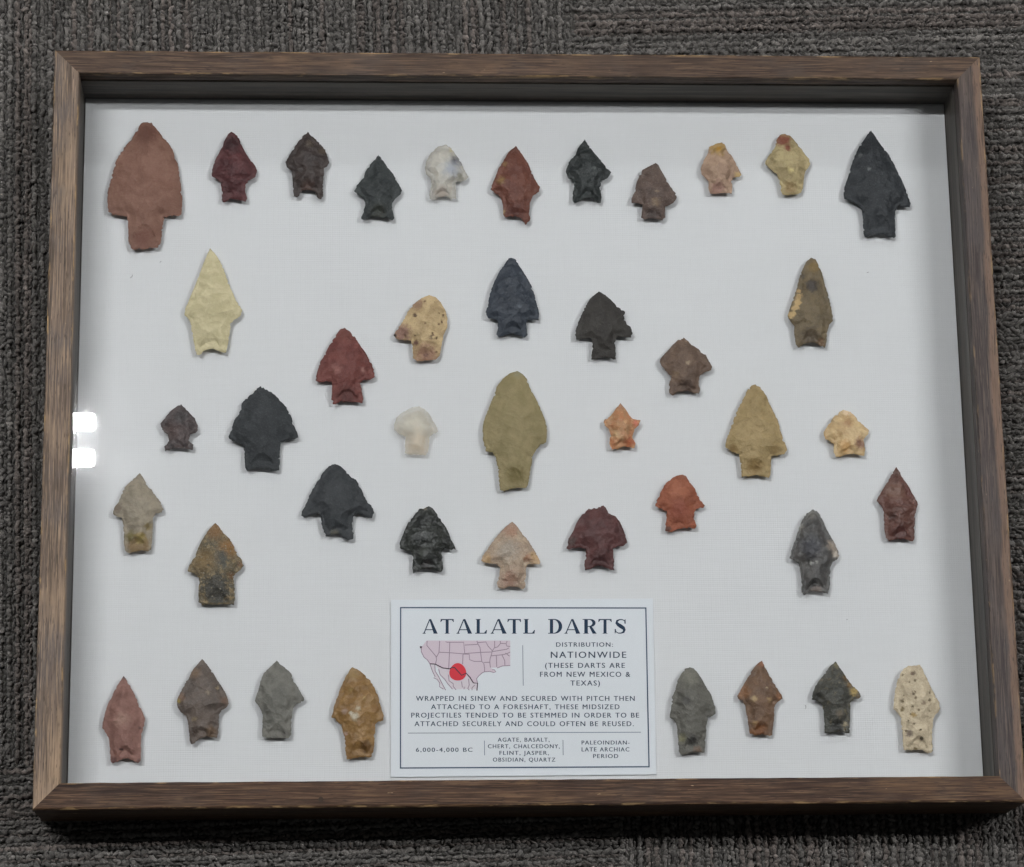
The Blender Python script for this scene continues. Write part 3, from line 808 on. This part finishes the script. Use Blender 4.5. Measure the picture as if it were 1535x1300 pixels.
D('S2', "238,60 265,70 295,95 330,135 360,150 380,185 400,230 425,280 450,300 463,340 450,372 430,370 400,350 365,340 342,365 338,420 345,460 343,492 315,498 285,490 265,468 230,465 205,475 185,478 172,450 160,400 158,360 140,345 105,350 65,370 45,360 48,335 75,285 95,230 130,170 170,110 205,70",
  'broad charcoal stone point with two long swept back barbs', relief=.5, c1=(54, 57, 60), c2=(64, 66, 69), patches=[(235, 460, 22, (96, 92, 80), .6)], grain=.12, rough=.55)
D('S2', "778,303 800,315 830,355 860,400 885,440 905,490 925,530 933,552 905,553 870,545 855,565 855,610 860,660 850,685 815,672 770,668 725,672 690,690 684,660 688,600 680,565 645,560 608,545 612,510 635,455 655,405 690,360 725,318 745,318",
  'glossy black obsidian point with broken tip, between the charcoal and quartz points', c1=(38, 40, 38), c2=(50, 52, 48), patches=[(755, 312, 14, (120, 112, 98), .6), (740, 570, 22, (70, 72, 66), .8), (770, 645, 30, (34, 27, 24), .6)], grain=.2, rough=.3, spec=.5, kw=dict(scoop=.75))
D('S3', "260,393 285,415 310,450 345,490 375,535 400,580 422,625 415,638 375,635 345,640 338,670 340,720 335,770 325,782 290,772 245,770 205,780 178,770 172,745 185,700 192,655 165,635 120,632 80,622 90,590 125,540 160,490 200,445 235,410",
  'translucent pinkish tan quartz point just above the information card', c1=(168, 144, 122), c2=(184, 162, 138), patches=[(250, 440, 44, (172, 132, 108), .6), (230, 560, 60, (164, 150, 134), .7), (110, 610, 30, (192, 158, 116), .7), (395, 600, 34, (194, 158, 114), .7), (345, 605, 22, (172, 124, 94), .7), (240, 730, 50, (164, 126, 106), .7)], grain=.3, lightgrain=True, sss=.2, rough=.4, spec=.45, clear=.18)
D('S3', "785,300 800,315 815,345 855,362 880,395 900,440 915,480 920,512 900,532 865,535 840,548 842,590 848,640 845,672 825,670 790,655 755,652 715,665 680,672 676,640 682,590 685,550 650,540 615,545 585,555 573,545 585,490 610,450 630,400 660,355 700,318 740,312",
  'maroon stone point with snapped off tip and curved barbs', c1=(88, 54, 53), c2=(102, 63, 61), patches=[(760, 620, 50, (76, 42, 42), .6), (600, 510, 24, (84, 66, 62), .7)], grain=.12, rough=.45)
D('S3', "1240,122 1260,130 1280,165 1310,200 1325,240 1350,275 1368,300 1360,312 1320,318 1305,340 1308,380 1320,415 1312,432 1280,430 1250,435 1210,440 1175,453 1140,445 1140,415 1150,370 1145,335 1115,318 1082,305 1090,270 1115,220 1140,175 1175,145 1205,128",
  'bright burnt orange stone point with rounded tip', c1=(146, 80, 57), c2=(160, 92, 66), patches=[(1215, 210, 60, (170, 104, 78), .7), (1220, 330, 55, (148, 80, 62), .7), (1155, 435, 18, (96, 60, 48), .6), (1245, 130, 18, (150, 96, 76), .6)], grain=.14, rough=.5, spec=.28)
D('S4', "455,320 485,335 505,370 525,420 545,460 575,510 595,550 605,585 590,608 565,620 555,650 552,700 550,760 540,805 515,800 470,795 435,795 400,812 388,790 388,740 382,680 372,630 345,615 318,600 330,555 350,500 370,440 390,385 415,345",
  'smoky grey agate point with clear edge and a pale scratch across its stem', c1=(78, 76, 75), c2=(94, 90, 87), patches=[(440, 540, 60, (66, 66, 72), .6), (570, 530, 34, (166, 150, 134), .6), (585, 580, 22, (186, 172, 158), .6), (470, 790, 34, (132, 118, 110), .5), (455, 745, 18, (44, 42, 42), .7), (440, 345, 30, (112, 108, 100), .7), (380, 420, 20, (128, 122, 112), .7), (440, 630, 10, (150, 148, 142), .8), (470, 626, 10, (150, 148, 142), .8)], grain=.2, rough=.32, spec=.5, clear=.42, thin_w=.30)
D('S4', "930,78 950,105 970,145 1000,185 1020,225 1045,265 1055,290 1045,320 1038,360 1035,420 1035,490 1025,503 980,498 930,495 890,502 870,480 862,430 860,380 858,330 845,300 818,272 830,245 855,205 885,155 910,110",
  'red brown jasper point with diamond blade near the right rail', c1=(96, 60, 50), c2=(110, 70, 60), patches=[(920, 215, 56, (124, 90, 76), .5), (1010, 220, 30, (98, 46, 38), .6), (930, 110, 22, (100, 72, 62), .7), (950, 460, 50, (88, 46, 40), .6), (905, 370, 20, (80, 50, 44), .6)], grain=.2, rough=.36, spec=.45)
# row above the lower rail
D('S5', "630,232 650,260 675,300 700,350 725,405 750,460 768,510 762,560 748,600 742,650 742,720 743,785 725,798 690,785 650,778 610,780 580,798 550,795 540,760 540,690 535,640 515,605 492,570 495,530 510,470 530,410 560,350 590,290",
  'slim dusty pink stone point with sharp tip in the lower left corner', relief=.5, c1=(134, 94, 84), c2=(148, 107, 96), patches=[(620, 520, 44, (158, 122, 108), .7), (615, 712, 9, (60, 40, 38), .6), (735, 572, 9, (92, 60, 54), .6), (565, 780, 18, (100, 68, 64), .6), (728, 785, 14, (104, 72, 68), .6), (632, 240, 14, (108, 92, 90), .7)], grain=.14, rough=.58)
D('S5', "1140,122 1165,150 1195,190 1225,235 1255,285 1285,330 1305,375 1312,410 1300,435 1265,455 1250,485 1248,540 1245,600 1235,635 1205,632 1165,632 1120,645 1095,668 1070,675 1058,650 1055,590 1048,530 1035,490 1000,465 978,430 978,385 1005,325 1030,275 1060,225 1100,165",
  'dull grey brown stone point with amber edges beside the dusty pink point', c1=(98, 86, 79), c2=(112, 98, 89), patches=[(1090, 210, 36, (128, 104, 84), .7), (1000, 370, 26, (126, 96, 76), .7), (985, 395, 12, (158, 136, 70), .6), (1290, 390, 26, (116, 90, 74), .7), (1200, 600, 40, (112, 90, 70), .6), (1080, 600, 26, (74, 58, 48), .6), (1180, 345, 11, (150, 134, 112), .8), (1240, 310, 9, (160, 140, 110), .8), (1090, 515, 14, (136, 118, 92), .8)], grain=.22, rough=.42, clear=.06)
D('S6', "325,132 350,160 390,185 420,220 430,260 465,310 485,350 507,385 490,400 450,415 430,440 422,490 420,560 418,610 400,635 350,640 300,645 250,635 230,620 230,560 235,500 225,460 200,415 180,405 190,365 210,310 220,260 240,215 280,175",
  'plain ash grey stone point with sloping shoulders', c1=(112, 110, 103), c2=(126, 123, 115), patches=[(245, 450, 24, (96, 94, 88), .7), (365, 600, 26, (106, 103, 97), .7)], grain=.14, rough=.62)
D('S6', "815,175 850,190 890,220 930,260 960,310 985,370 1000,430 1022,500 1015,520 980,530 965,560 960,620 955,690 945,755 920,762 880,765 830,768 780,775 770,740 768,670 755,600 745,550 715,525 680,500 690,450 710,390 735,320 770,240 800,190",
  'amber brown agate point with white crystal flecks beside the card', c1=(138, 100, 52), c2=(158, 120, 70), patches=[(830, 500, 24, (178, 168, 146), .7), (855, 450, 14, (180, 166, 140), .8), (805, 480, 12, (188, 178, 160), .7), (895, 380, 12, (170, 140, 92), .7), (765, 465, 18, (166, 140, 124), .7), (775, 610, 14, (164, 132, 116), .7), (905, 690, 34, (104, 68, 26), .6), (820, 215, 44, (160, 130, 86), .7), (805, 330, 14, (176, 146, 92), .8)], grain=.2, rough=.36, spec=.45, sss=.15, clear=.10)
D('S7', "318,175 345,182 370,210 400,255 430,310 455,345 470,390 487,440 488,475 470,490 440,500 430,540 425,600 420,690 415,730 380,728 340,735 300,742 260,745 250,720 245,650 240,590 232,540 215,515 190,500 195,465 203,420 205,370 225,330 240,265 265,220 290,185",
  'grey green stone point with long stem standing right beside the card', c1=(98, 95, 88), c2=(108, 105, 97), patches=[(320, 240, 60, (122, 119, 108), .6), (335, 655, 34, (62, 60, 58), .7), (270, 640, 26, (124, 120, 92), .7), (370, 710, 22, (130, 108, 92), .7), (300, 400, 26, (88, 85, 82), .7)], grain=.2, rough=.5)
D('S7', "788,133 805,165 830,215 860,265 890,315 915,350 922,380 895,395 875,420 870,480 862,550 855,620 830,622 785,618 745,622 710,608 703,560 690,490 682,430 665,395 630,378 628,360 655,315 690,255 725,195 760,150",
  'cinnamon brown stone point with triangular blade and long stem', c1=(112, 86, 68), c2=(124, 94, 72), patches=[(735, 385, 18, (172, 146, 106), .7), (835, 390, 16, (160, 130, 92), .7), (820, 315, 8, (178, 160, 130), .7), (665, 340, 40, (142, 98, 66), .6), (790, 150, 26, (142, 92, 64), .6), (900, 365, 26, (142, 98, 68), .6), (775, 580, 40, (124, 74, 36), .6), (730, 600, 22, (140, 94, 58), .6), (740, 540, 14, (150, 118, 76), .8)], grain=.22, rough=.42, clear=.05)
D('S8', "228,138 245,165 275,205 300,240 320,275 355,310 380,335 395,365 380,378 345,380 325,405 322,460 320,530 318,605 290,602 255,598 215,605 180,608 158,600 155,540 150,470 142,425 120,402 75,385 75,360 95,300 130,250 165,205 195,165",
  'blackish green stone point with a yellow barb', c1=(68, 68, 62), c2=(82, 80, 73), patches=[(345, 335, 28, (168, 142, 84), .5), (290, 245, 20, (112, 86, 54), .7), (320, 290, 20, (128, 100, 62), .7), (375, 365, 16, (98, 80, 56), .6), (232, 165, 18, (122, 112, 84), .7), (250, 480, 22, (104, 92, 76), .8), (290, 545, 14, (150, 136, 108), .7), (235, 560, 40, (50, 49, 46), .6), (100, 370, 26, (44, 43, 40), .6)], c3=(112, 102, 80), c3_at=.56, grain=.3, rough=.4)
D('S8', "700,165 740,165 775,160 795,190 820,245 850,310 875,360 900,400 910,435 895,465 870,490 860,530 855,600 855,670 862,715 850,728 825,735 790,715 755,718 715,718 670,712 665,680 665,620 655,560 650,500 635,475 605,450 605,410 610,350 622,290 640,230 670,185",
  'pale cream pitted stone point with brown specks and flat tip', c1=(180, 163, 136), c2=(196, 180, 152), speck=(142, 124, 96), speck_scale=270, patches=[(730, 220, 17, (112, 90, 74), .5), (662, 225, 9, (128, 112, 84), .6), (655, 395, 16, (136, 118, 92), .7), (795, 410, 16, (140, 120, 98), .7), (835, 395, 10, (100, 84, 56), .6), (730, 355, 8, (110, 92, 70), .6), (728, 490, 16, (170, 140, 84), .7), (700, 610, 20, (124, 108, 96), .7), (785, 640, 11, (80, 68, 52), .6), (730, 545, 9, (108, 92, 68), .6), (660, 450, 12, (140, 120, 84), .6), (745, 708, 16, (116, 98, 64), .6)], grain=.3, rough=.6)


# ------------------------------------------------------------------ information card
ZCARD = ZF + .0011
def cz(u, v, lift=0.0):
    """zoom coordinates of the card to the card's plane"""
    p = unproject(580 + u / 3.744, 890 + v / 3.744, ZCARD)
    return (p.x, p.y, ZCARD + lift)
def mz(u, v, lift=0.0):
    p = unproject(620 + u / 9.594, 950 + v / 9.594, ZCARD)
    return (p.x, p.y, ZCARD + lift)

def paper_mat(name, rgb, rough=.75, spec=.2):
    b = NT(name)
    n = b.noise(b.coords(), 700, 3, .6)
    a = albedo(rgb)
    c = b.mix(b.ramp(n, .3, .7, 0, .08), a, (a[0] * .85, a[1] * .85, a[2] * .85, 1))
    b.principled(c, rough, spec, b.bump(n, .06, .0002))
    return b.m
M_CARD = paper_mat('card_paper', (203, 206, 210))
M_INK = paper_mat('title_ink', (38, 54, 74))
M_TEXT = paper_mat('text_ink', (58, 68, 84))
M_RULE = paper_mat('rule_ink', (62, 78, 98))
M_HAIR = paper_mat('hairline_ink', (112, 124, 134))
M_PINK = paper_mat('map_pink', (196, 181, 190))
M_PALE = paper_mat('map_pale_pink', (199, 190, 196))
M_MAPL = paper_mat('map_line_ink', (142, 126, 138))
M_MAPD = paper_mat('map_border_ink', (74, 58, 68))
M_RED = paper_mat('map_red', (196, 58, 68))

corner = [cz(22, 1030), cz(1512, 1015), cz(1493, 28), cz(22, 35)]
cc = Vector((sum(c_[0] for c_ in corner) / 4, sum(c_[1] for c_ in corner) / 4, 0))
card = empty('information_card', (cc.x, cc.y, ZF))
tag(card, 'white printed information card with dark title, small map and red spot', 'card')
def cput(o):
    o.parent = card
    o.matrix_parent_inverse = Matrix.Translation((-cc.x, -cc.y, -ZF))
    return o
# slightly bowed sheet
nxc = 12
vs, fs = [], []
for zt in (0, 1):
    for j in (0, 1):
        for i in range(nxc + 1):
            t = i / nxc
            a, d_ = (Vector(corner[0]), Vector(corner[1])) if j == 0 else (Vector(corner[3]), Vector(corner[2]))
            p = a.lerp(d_, t)
            vs.append((p.x, p.y, ZCARD if zt else ZF + .0001))
k = nxc + 1
for i in range(nxc):
    fs.append((2 * k + i, 2 * k + i + 1, 3 * k + i + 1, 3 * k + i))
    fs.append((i, k + i, k + i + 1, i + 1))
    fs.append((i, i + 1, 2 * k + i + 1, 2 * k + i))
    fs.append((k + i, 3 * k + i, 3 * k + i + 1, k + i + 1))
fs.append((0, 2 * k, 3 * k, k)); fs.append((nxc, k + nxc, 3 * k + nxc, 2 * k + nxc))
cput(link_mesh('sheet', vs, fs, M_CARD))

LIFT = [.00006]
def ribbon(path, w, mapf, lift, name, mat, taper=None):
    """flat printed line through mapped points, w in metres"""
    pts = [Vector(mapf(u, v, lift)) for u, v in path]
    vs, fs = [], []
    for i, p in enumerate(pts):
        a = pts[max(i - 1, 0)]; c_ = pts[min(i + 1, len(pts) - 1)]
        d_ = (c_ - a); d_.z = 0; d_.normalize()
        n_ = Vector((-d_.y, d_.x, 0)) * (w / 2)
        vs += [p + n_, p - n_]
    for i in range(len(pts) - 1):
        fs.append((2 * i + 1, 2 * i + 3, 2 * i + 2, 2 * i))
    return vs, fs
def ribbons(name, paths, w, mapf, lift, mat):
    V_, F_ = [], []
    for q, path in enumerate(paths):
        v, f = ribbon(path, w, mapf, lift + q * 1.5e-6, name, mat)
        F_ += [tuple(x + len(V_) for x in t) for t in f]; V_ += v
    return cput(link_mesh(name, V_, F_, mat))

# border and rules
B0 = [(77, 79), (1453, 81), (1471, 972), (76, 979)]
for a, c_ in zip(B0, B0[1:] + B0[:1]):
    d_ = Vector((c_[0] - a[0], c_[1] - a[1])).normalized() * 3.5
    ribs = [[(a[0] - d_.x, a[1] - d_.y), (c_[0] + d_.x, c_[1] + d_.y)]]
    LIFT[0] += 4e-6
    ribbons('border_line', ribs, .00068, cz, LIFT[0], M_RULE)
for path in ([(118, 783), (1425, 778)], [(762, 290), (765, 517)], [(547, 825), (548, 908)], [(988, 822), (989, 907)]):
    ribbons('divider_line', [path], .00038, cz, .00006, M_HAIR)

# map
def poly_face(name, pts, mapf, lift, mat):
    v2 = [Vector(mapf(u, v)[:2]) for u, v in pts]
    res = delaunay_2d_cdt(v2, [], [list(range(len(v2)))], 1, 1e-9)
    vs = [(v.x, v.y, ZCARD + lift) for v in res[0]]
    fs = []
    for f in res[2]:
        a2 = sum(vs[f[k]][0] * vs[f[(k + 1) % len(f)]][1] - vs[f[(k + 1) % len(f)]][0] * vs[f[k]][1] for k in range(len(f)))
        fs.append(tuple(f) if a2 > 0 else tuple(f)[::-1])
    return cput(link_mesh(name, vs, fs, mat))
MAP = poly_face('map', S("185,100 110,200 110,260 150,340 200,380 235,435 310,440 420,495 520,505 570,485 640,540 700,600 755,570 810,630 860,710 920,715 905,650 935,610 985,565 1020,550 1100,545 1150,560 1185,550 1160,520 1100,490 1200,490 1280,465 1390,460 1390,100"), mz, .00006, M_PINK)
poly_face('map_land', S("310,445 360,510 380,590 450,660 500,720 570,800 905,800 915,720 860,712 808,632 755,574 700,604 640,545 570,490 520,509 420,499"), mz, .00005, M_PALE)
poly_face('map_land', S("240,445 300,455 310,540 360,620 400,700 450,800 425,795 375,710 310,620 270,540"), mz, .00005, M_PALE)
STATES = ["195,105 190,170 320,325 330,370 315,440", "375,105 365,270 345,310 325,340", "460,115 480,125 720,125 735,280", "520,125 515,290 505,500",
          "365,268 520,275 700,290 960,270 1120,265", "735,165 920,155", "710,290 705,440", "705,295 800,298 805,375 870,400 980,400",
          "910,105 925,150 955,200 965,280 980,400 1010,430 1020,500 1020,550", "925,130 1040,120 1070,180 1130,245 1120,300 1100,360 1095,410 1105,490",
          "1165,105 1165,200 1135,245", "1165,205 1210,190 1250,140 1245,105", "1250,140 1330,145 1345,105", "1330,145 1340,180 1390,185",
          "1130,260 1340,225 1370,205", "1120,320 1270,305 1340,290 1390,265", "1190,320 1195,480", "1270,305 1310,390 1312,455", "1320,280 1380,325",
          "1010,415 1095,412"]
COAST = ["95,195 110,200 110,260 150,340 200,380 235,435", "235,435 270,540 310,620 290,635 340,660 375,710 375,765 430,800",
         "305,450 310,540 360,620 400,700 460,815", "360,510 380,590 450,660 490,720 560,800", "500,590 510,680 570,720 570,760 610,810",
         "690,690 700,770 740,770 720,800", "790,650 800,740 780,790 800,815", "880,740 840,780 840,815", "920,715 905,650 935,610 985,565 1020,550 1100,545 1150,560 1185,550 1160,520 1130,520", "1200,495 1280,465 1390,460"]
ribbons('map_state_lines', [S(t) for t in STATES], .00044, mz, .00012, M_MAPL)
ribbons('map_coast_lines', [S(t) for t in COAST], .00044, mz, .00017, M_MAPL)
poly_face('map_red_spot', [(635 + 121 * math.cos(a) + 8 * math.sin(2 * a), 550 + 126 * math.sin(a)) for a in [2 * math.pi * k / 40 for k in range(40)]], mz, .00022, M_RED)
ribbons('map_border_line', [S("235,435 310,440 420,495 520,508 545,490 590,490 640,545 690,600 755,570 810,630 860,710 920,715 910,820")], .0006, mz, .00027, M_MAPD)
poly_face('map_dot', S("90,180 125,185 112,215 92,210"), mz, .00023, M_MAPD)

for o in list(C.objects):
    if o.name.startswith('map_'):
        o.parent = MAP; o.matrix_parent_inverse = Matrix.Identity(4)

# small capitals: the built-in sans letters, tracked out
def text_line(txt, x0, x1, y0, y1, mat, weight=0.0, tilt=0.0):
    cu = bpy.data.curves.new('text_line', 'FONT')
    cu.body = txt; cu.space_character = 1.22; cu.space_word = 1.15; cu.offset = weight; cu.resolution_u = 3
    to = bpy.data.objects.new('tmp_text', cu); C.objects.link(to)
    bpy.context.view_layer.update()
    me = bpy.data.meshes.new_from_object(to.evaluated_get(bpy.context.evaluated_depsgraph_get()))
    bpy.data.objects.remove(to, do_unlink=True)
    co = np.zeros(len(me.vertices) * 3); me.vertices.foreach_get('co', co); co = co.reshape(-1, 3)
    cap = CAPH
    xa, xb = co[:, 0].min(), co[:, 0].max()
    L, R_ = Vector(cz(x0, y1)), Vector(cz(x1, y1 + tilt)); U = Vector(cz((x0 + x1) / 2, y0)); Dn = Vector(cz((x0 + x1) / 2, y1))
    ex = R_ - L; ey = U - Dn
    t = (co[:, 0] - xa) / (xb - xa); v = co[:, 1] / cap
    out = np.array(L)[None] + t[:, None] * np.array(ex)[None] + v[:, None] * np.array(ey)[None]
    out[:, 2] = ZCARD + .00008
    me.vertices.foreach_set('co', out.ravel()); me.update()
    me.materials.append(mat)
    # print gain: a second impression a hair's breadth aside thickens the strokes
    n_ = len(out); sh = np.array(ex.normalized()) * .00007
    fc = [tuple(p.vertices) for p in me.polygons]
    V_ = np.concatenate([out - sh, out + sh + np.array([0, 0, 4e-6])])
    F_ = fc + [tuple(i + n_ for i in f) for f in fc]
    bpy.data.meshes.remove(me)
    return cput(link_mesh('text_line', V_, F_, mat))
def cap_height():
    cu = bpy.data.curves.new('cap', 'FONT'); cu.body = 'H'
    to = bpy.data.objects.new('tmp_cap', cu); C.objects.link(to); bpy.context.view_layer.update()
    me = bpy.data.meshes.new_from_object(to.evaluated_get(bpy.context.evaluated_depsgraph_get()))
    h = max(v.co.y for v in me.vertices)
    bpy.data.objects.remove(to, do_unlink=True); bpy.data.meshes.remove(me)
    return h
CAPH = cap_height()
for row in (('DISTRIBUTION:', 950, 1268, 274, 298), ('NATIONWIDE', 920, 1343, 326, 361), ('(THESE DARTS ARE', 888, 1335, 389, 417),
            ('FROM NEW MEXICO &', 860, 1365, 439, 467), ('TEXAS)', 1030, 1195, 488, 516),
            ('WRAPPED IN SINEW AND SECURED WITH PITCH THEN', 163, 1390, 575, 602), ('ATTACHED TO A FORESHAFT, THESE MIDSIZED', 248, 1305, 622, 649),
            ('PROJECTILES TENDED TO BE STEMMED IN ORDER TO BE', 137, 1415, 669, 696), ('ATTACHED SECURELY AND COULD OFTEN BE REUSED.', 155, 1385, 717, 744),
            ('6,000-4,000 BC', 163, 480, 865, 888), ('AGATE, BASALT,', 622, 912, 809, 831), ('CHERT, CHALCEDONY,', 567, 970, 846, 868),
            ('FLINT, JASPER,', 632, 908, 883, 905), ('OBSIDIAN, QUARTZ', 595, 945, 921, 943), ('PALEOINDIAN-', 1093, 1362, 825, 847),
            ('LATE ARCHIAC', 1093, 1360, 863, 886), ('PERIOD', 1158, 1298, 901, 923)):
    text_line(*row, M_TEXT)

# title: flared roman capitals drawn by hand, unit box per letter (x 0..1, y 0 base .. 1 cap)
def quad(*p): return [list(p)]
def curve_strip(cl):
    """centre line points (x, y, width, angle None) to a quad strip"""
    out = []
    n = len(cl); sides = []
    for i in range(n):
        a = cl[max(i - 1, 0)]; c_ = cl[min(i + 1, n - 1)]
        dx, dy = c_[0] - a[0], c_[1] - a[1]; l = math.hypot(dx, dy) or 1
        nx_, ny_ = -dy / l * cl[i][2] / 2, dx / l * cl[i][2] / 2
        sides.append(((cl[i][0] + nx_, cl[i][1] + ny_), (cl[i][0] - nx_, cl[i][1] - ny_)))
    for i in range(n - 1):
        out.append([sides[i][0], sides[i][1], sides[i + 1][1], sides[i + 1][0]])
    return out
def serif(x, y, w, up=1):
    return [[(x - w / 2, y), (x + w / 2, y), (x + w * .18, y + .075 * up), (x - w * .18, y + .075 * up)]]
def glyph(ch):
    if ch == 'A':
        return (quad((.44, 1), (.56, 1), (.965, .03), (.72, .03)) + quad((.43, .96), (.50, .96), (.15, .03), (.08, .03)) +
                quad((.21, .24), (.74, .24), (.74, .30), (.21, .30)) + serif(.12, 0, .24) + serif(.84, 0, .32))
    if ch == 'T':
        return (quad((.39, .03), (.61, .03), (.61, .97), (.39, .97)) + quad((.02, .93), (.98, .93), (.98, 1), (.02, 1)) +
                quad((0, .80), (.05, .80), (.16, .94), (.02, .94)) + quad((.95, .80), (1, .80), (.98, .94), (.84, .94)) + serif(.5, 0, .42))
    if ch == 'L':
        return (quad((.14, .02), (.40, .02), (.40, .98), (.14, .98)) + quad((.02, 0), (.96, 0), (.96, .06), (.02, .06)) +
                quad((.94, .25), (1, .25), (.96, .04), (.74, .04)) + serif(.27, 1, .50, -1))
    def bowl(cx, cy, rx, ry, wmax, a0, a1):
        cl = []
        for k in range(17):
            a = a0 + (a1 - a0) * k / 16
            cl.append((cx + rx * math.cos(a), cy + ry * math.sin(a), .055 + (wmax - .055) * max(0, math.cos(a)) ** 1.6))
        return curve_strip(cl)
    if ch == 'D':
        return (quad((.12, .02), (.35, .02), (.35, .98), (.12, .98)) + quad((0, 0), (.42, 0), (.42, .055), (0, .055)) +
                quad((0, .945), (.42, .945), (.42, 1), (0, 1)) + bowl(.40, .5, .47, .472, .25, -math.pi / 2, math.pi / 2))
    if ch == 'R':
        return (quad((.12, .02), (.36, .02), (.36, .98), (.12, .98)) + quad((0, .945), (.46, .945), (.46, 1), (0, 1)) + serif(.24, 0, .44) +
                bowl(.44, .735, .34, .237, .22, -math.pi / 2, math.pi / 2) + quad((.30, .47), (.46, .47), (.46, .53), (.30, .53)) +
                quad((.44, .50), (.62, .50), (.94, .03), (.68, .03)) + serif(.82, 0, .34))
    if ch == 'S':
        cl = [(.86, .76, .05), (.80, .90, .06), (.62, .965, .07), (.42, .955, .08), (.25, .87, .15), (.22, .74, .21), (.34, .62, .24), (.54, .50, .27),
              (.74, .38, .25), (.80, .25, .21), (.74, .11, .15), (.56, .04, .08), (.36, .035, .07), (.19, .11, .06), (.11, .27, .05)]
        return curve_strip(cl) + quad((.80, .70), (.91, .68), (.89, .98), (.84, .98)) + quad((.07, .32), (.17, .30), (.13, .02), (.08, .02))
TITLE = [('A', 198, 287), ('T', 300, 376), ('A', 388, 480), ('L', 494, 562), ('A', 580, 674), ('T', 676, 753), ('L', 764, 831),
         ('D', 905, 984), ('A', 994, 1087), ('R', 1098, 1180), ('T', 1186, 1262), ('S', 1273, 1347)]
for ch, xa, xb in TITLE:
    V_, F_ = [], []
    for q, pl in enumerate(glyph(ch)):
        ids = []
        for (gx, gy) in pl:
            ids.append(len(V_)); V_.append(cz(xa + (xb - xa) * gx, 225 - 82 * gy, .00008 + q * 1.5e-6))
        a2 = sum(V_[ids[k]][0] * V_[ids[(k + 1) % 4]][1] - V_[ids[(k + 1) % 4]][0] * V_[ids[k]][1] for k in range(4))
        F_.append(tuple(ids) if a2 > 0 else tuple(ids[::-1]))
    cput(link_mesh('title_letter', V_, F_, M_INK))
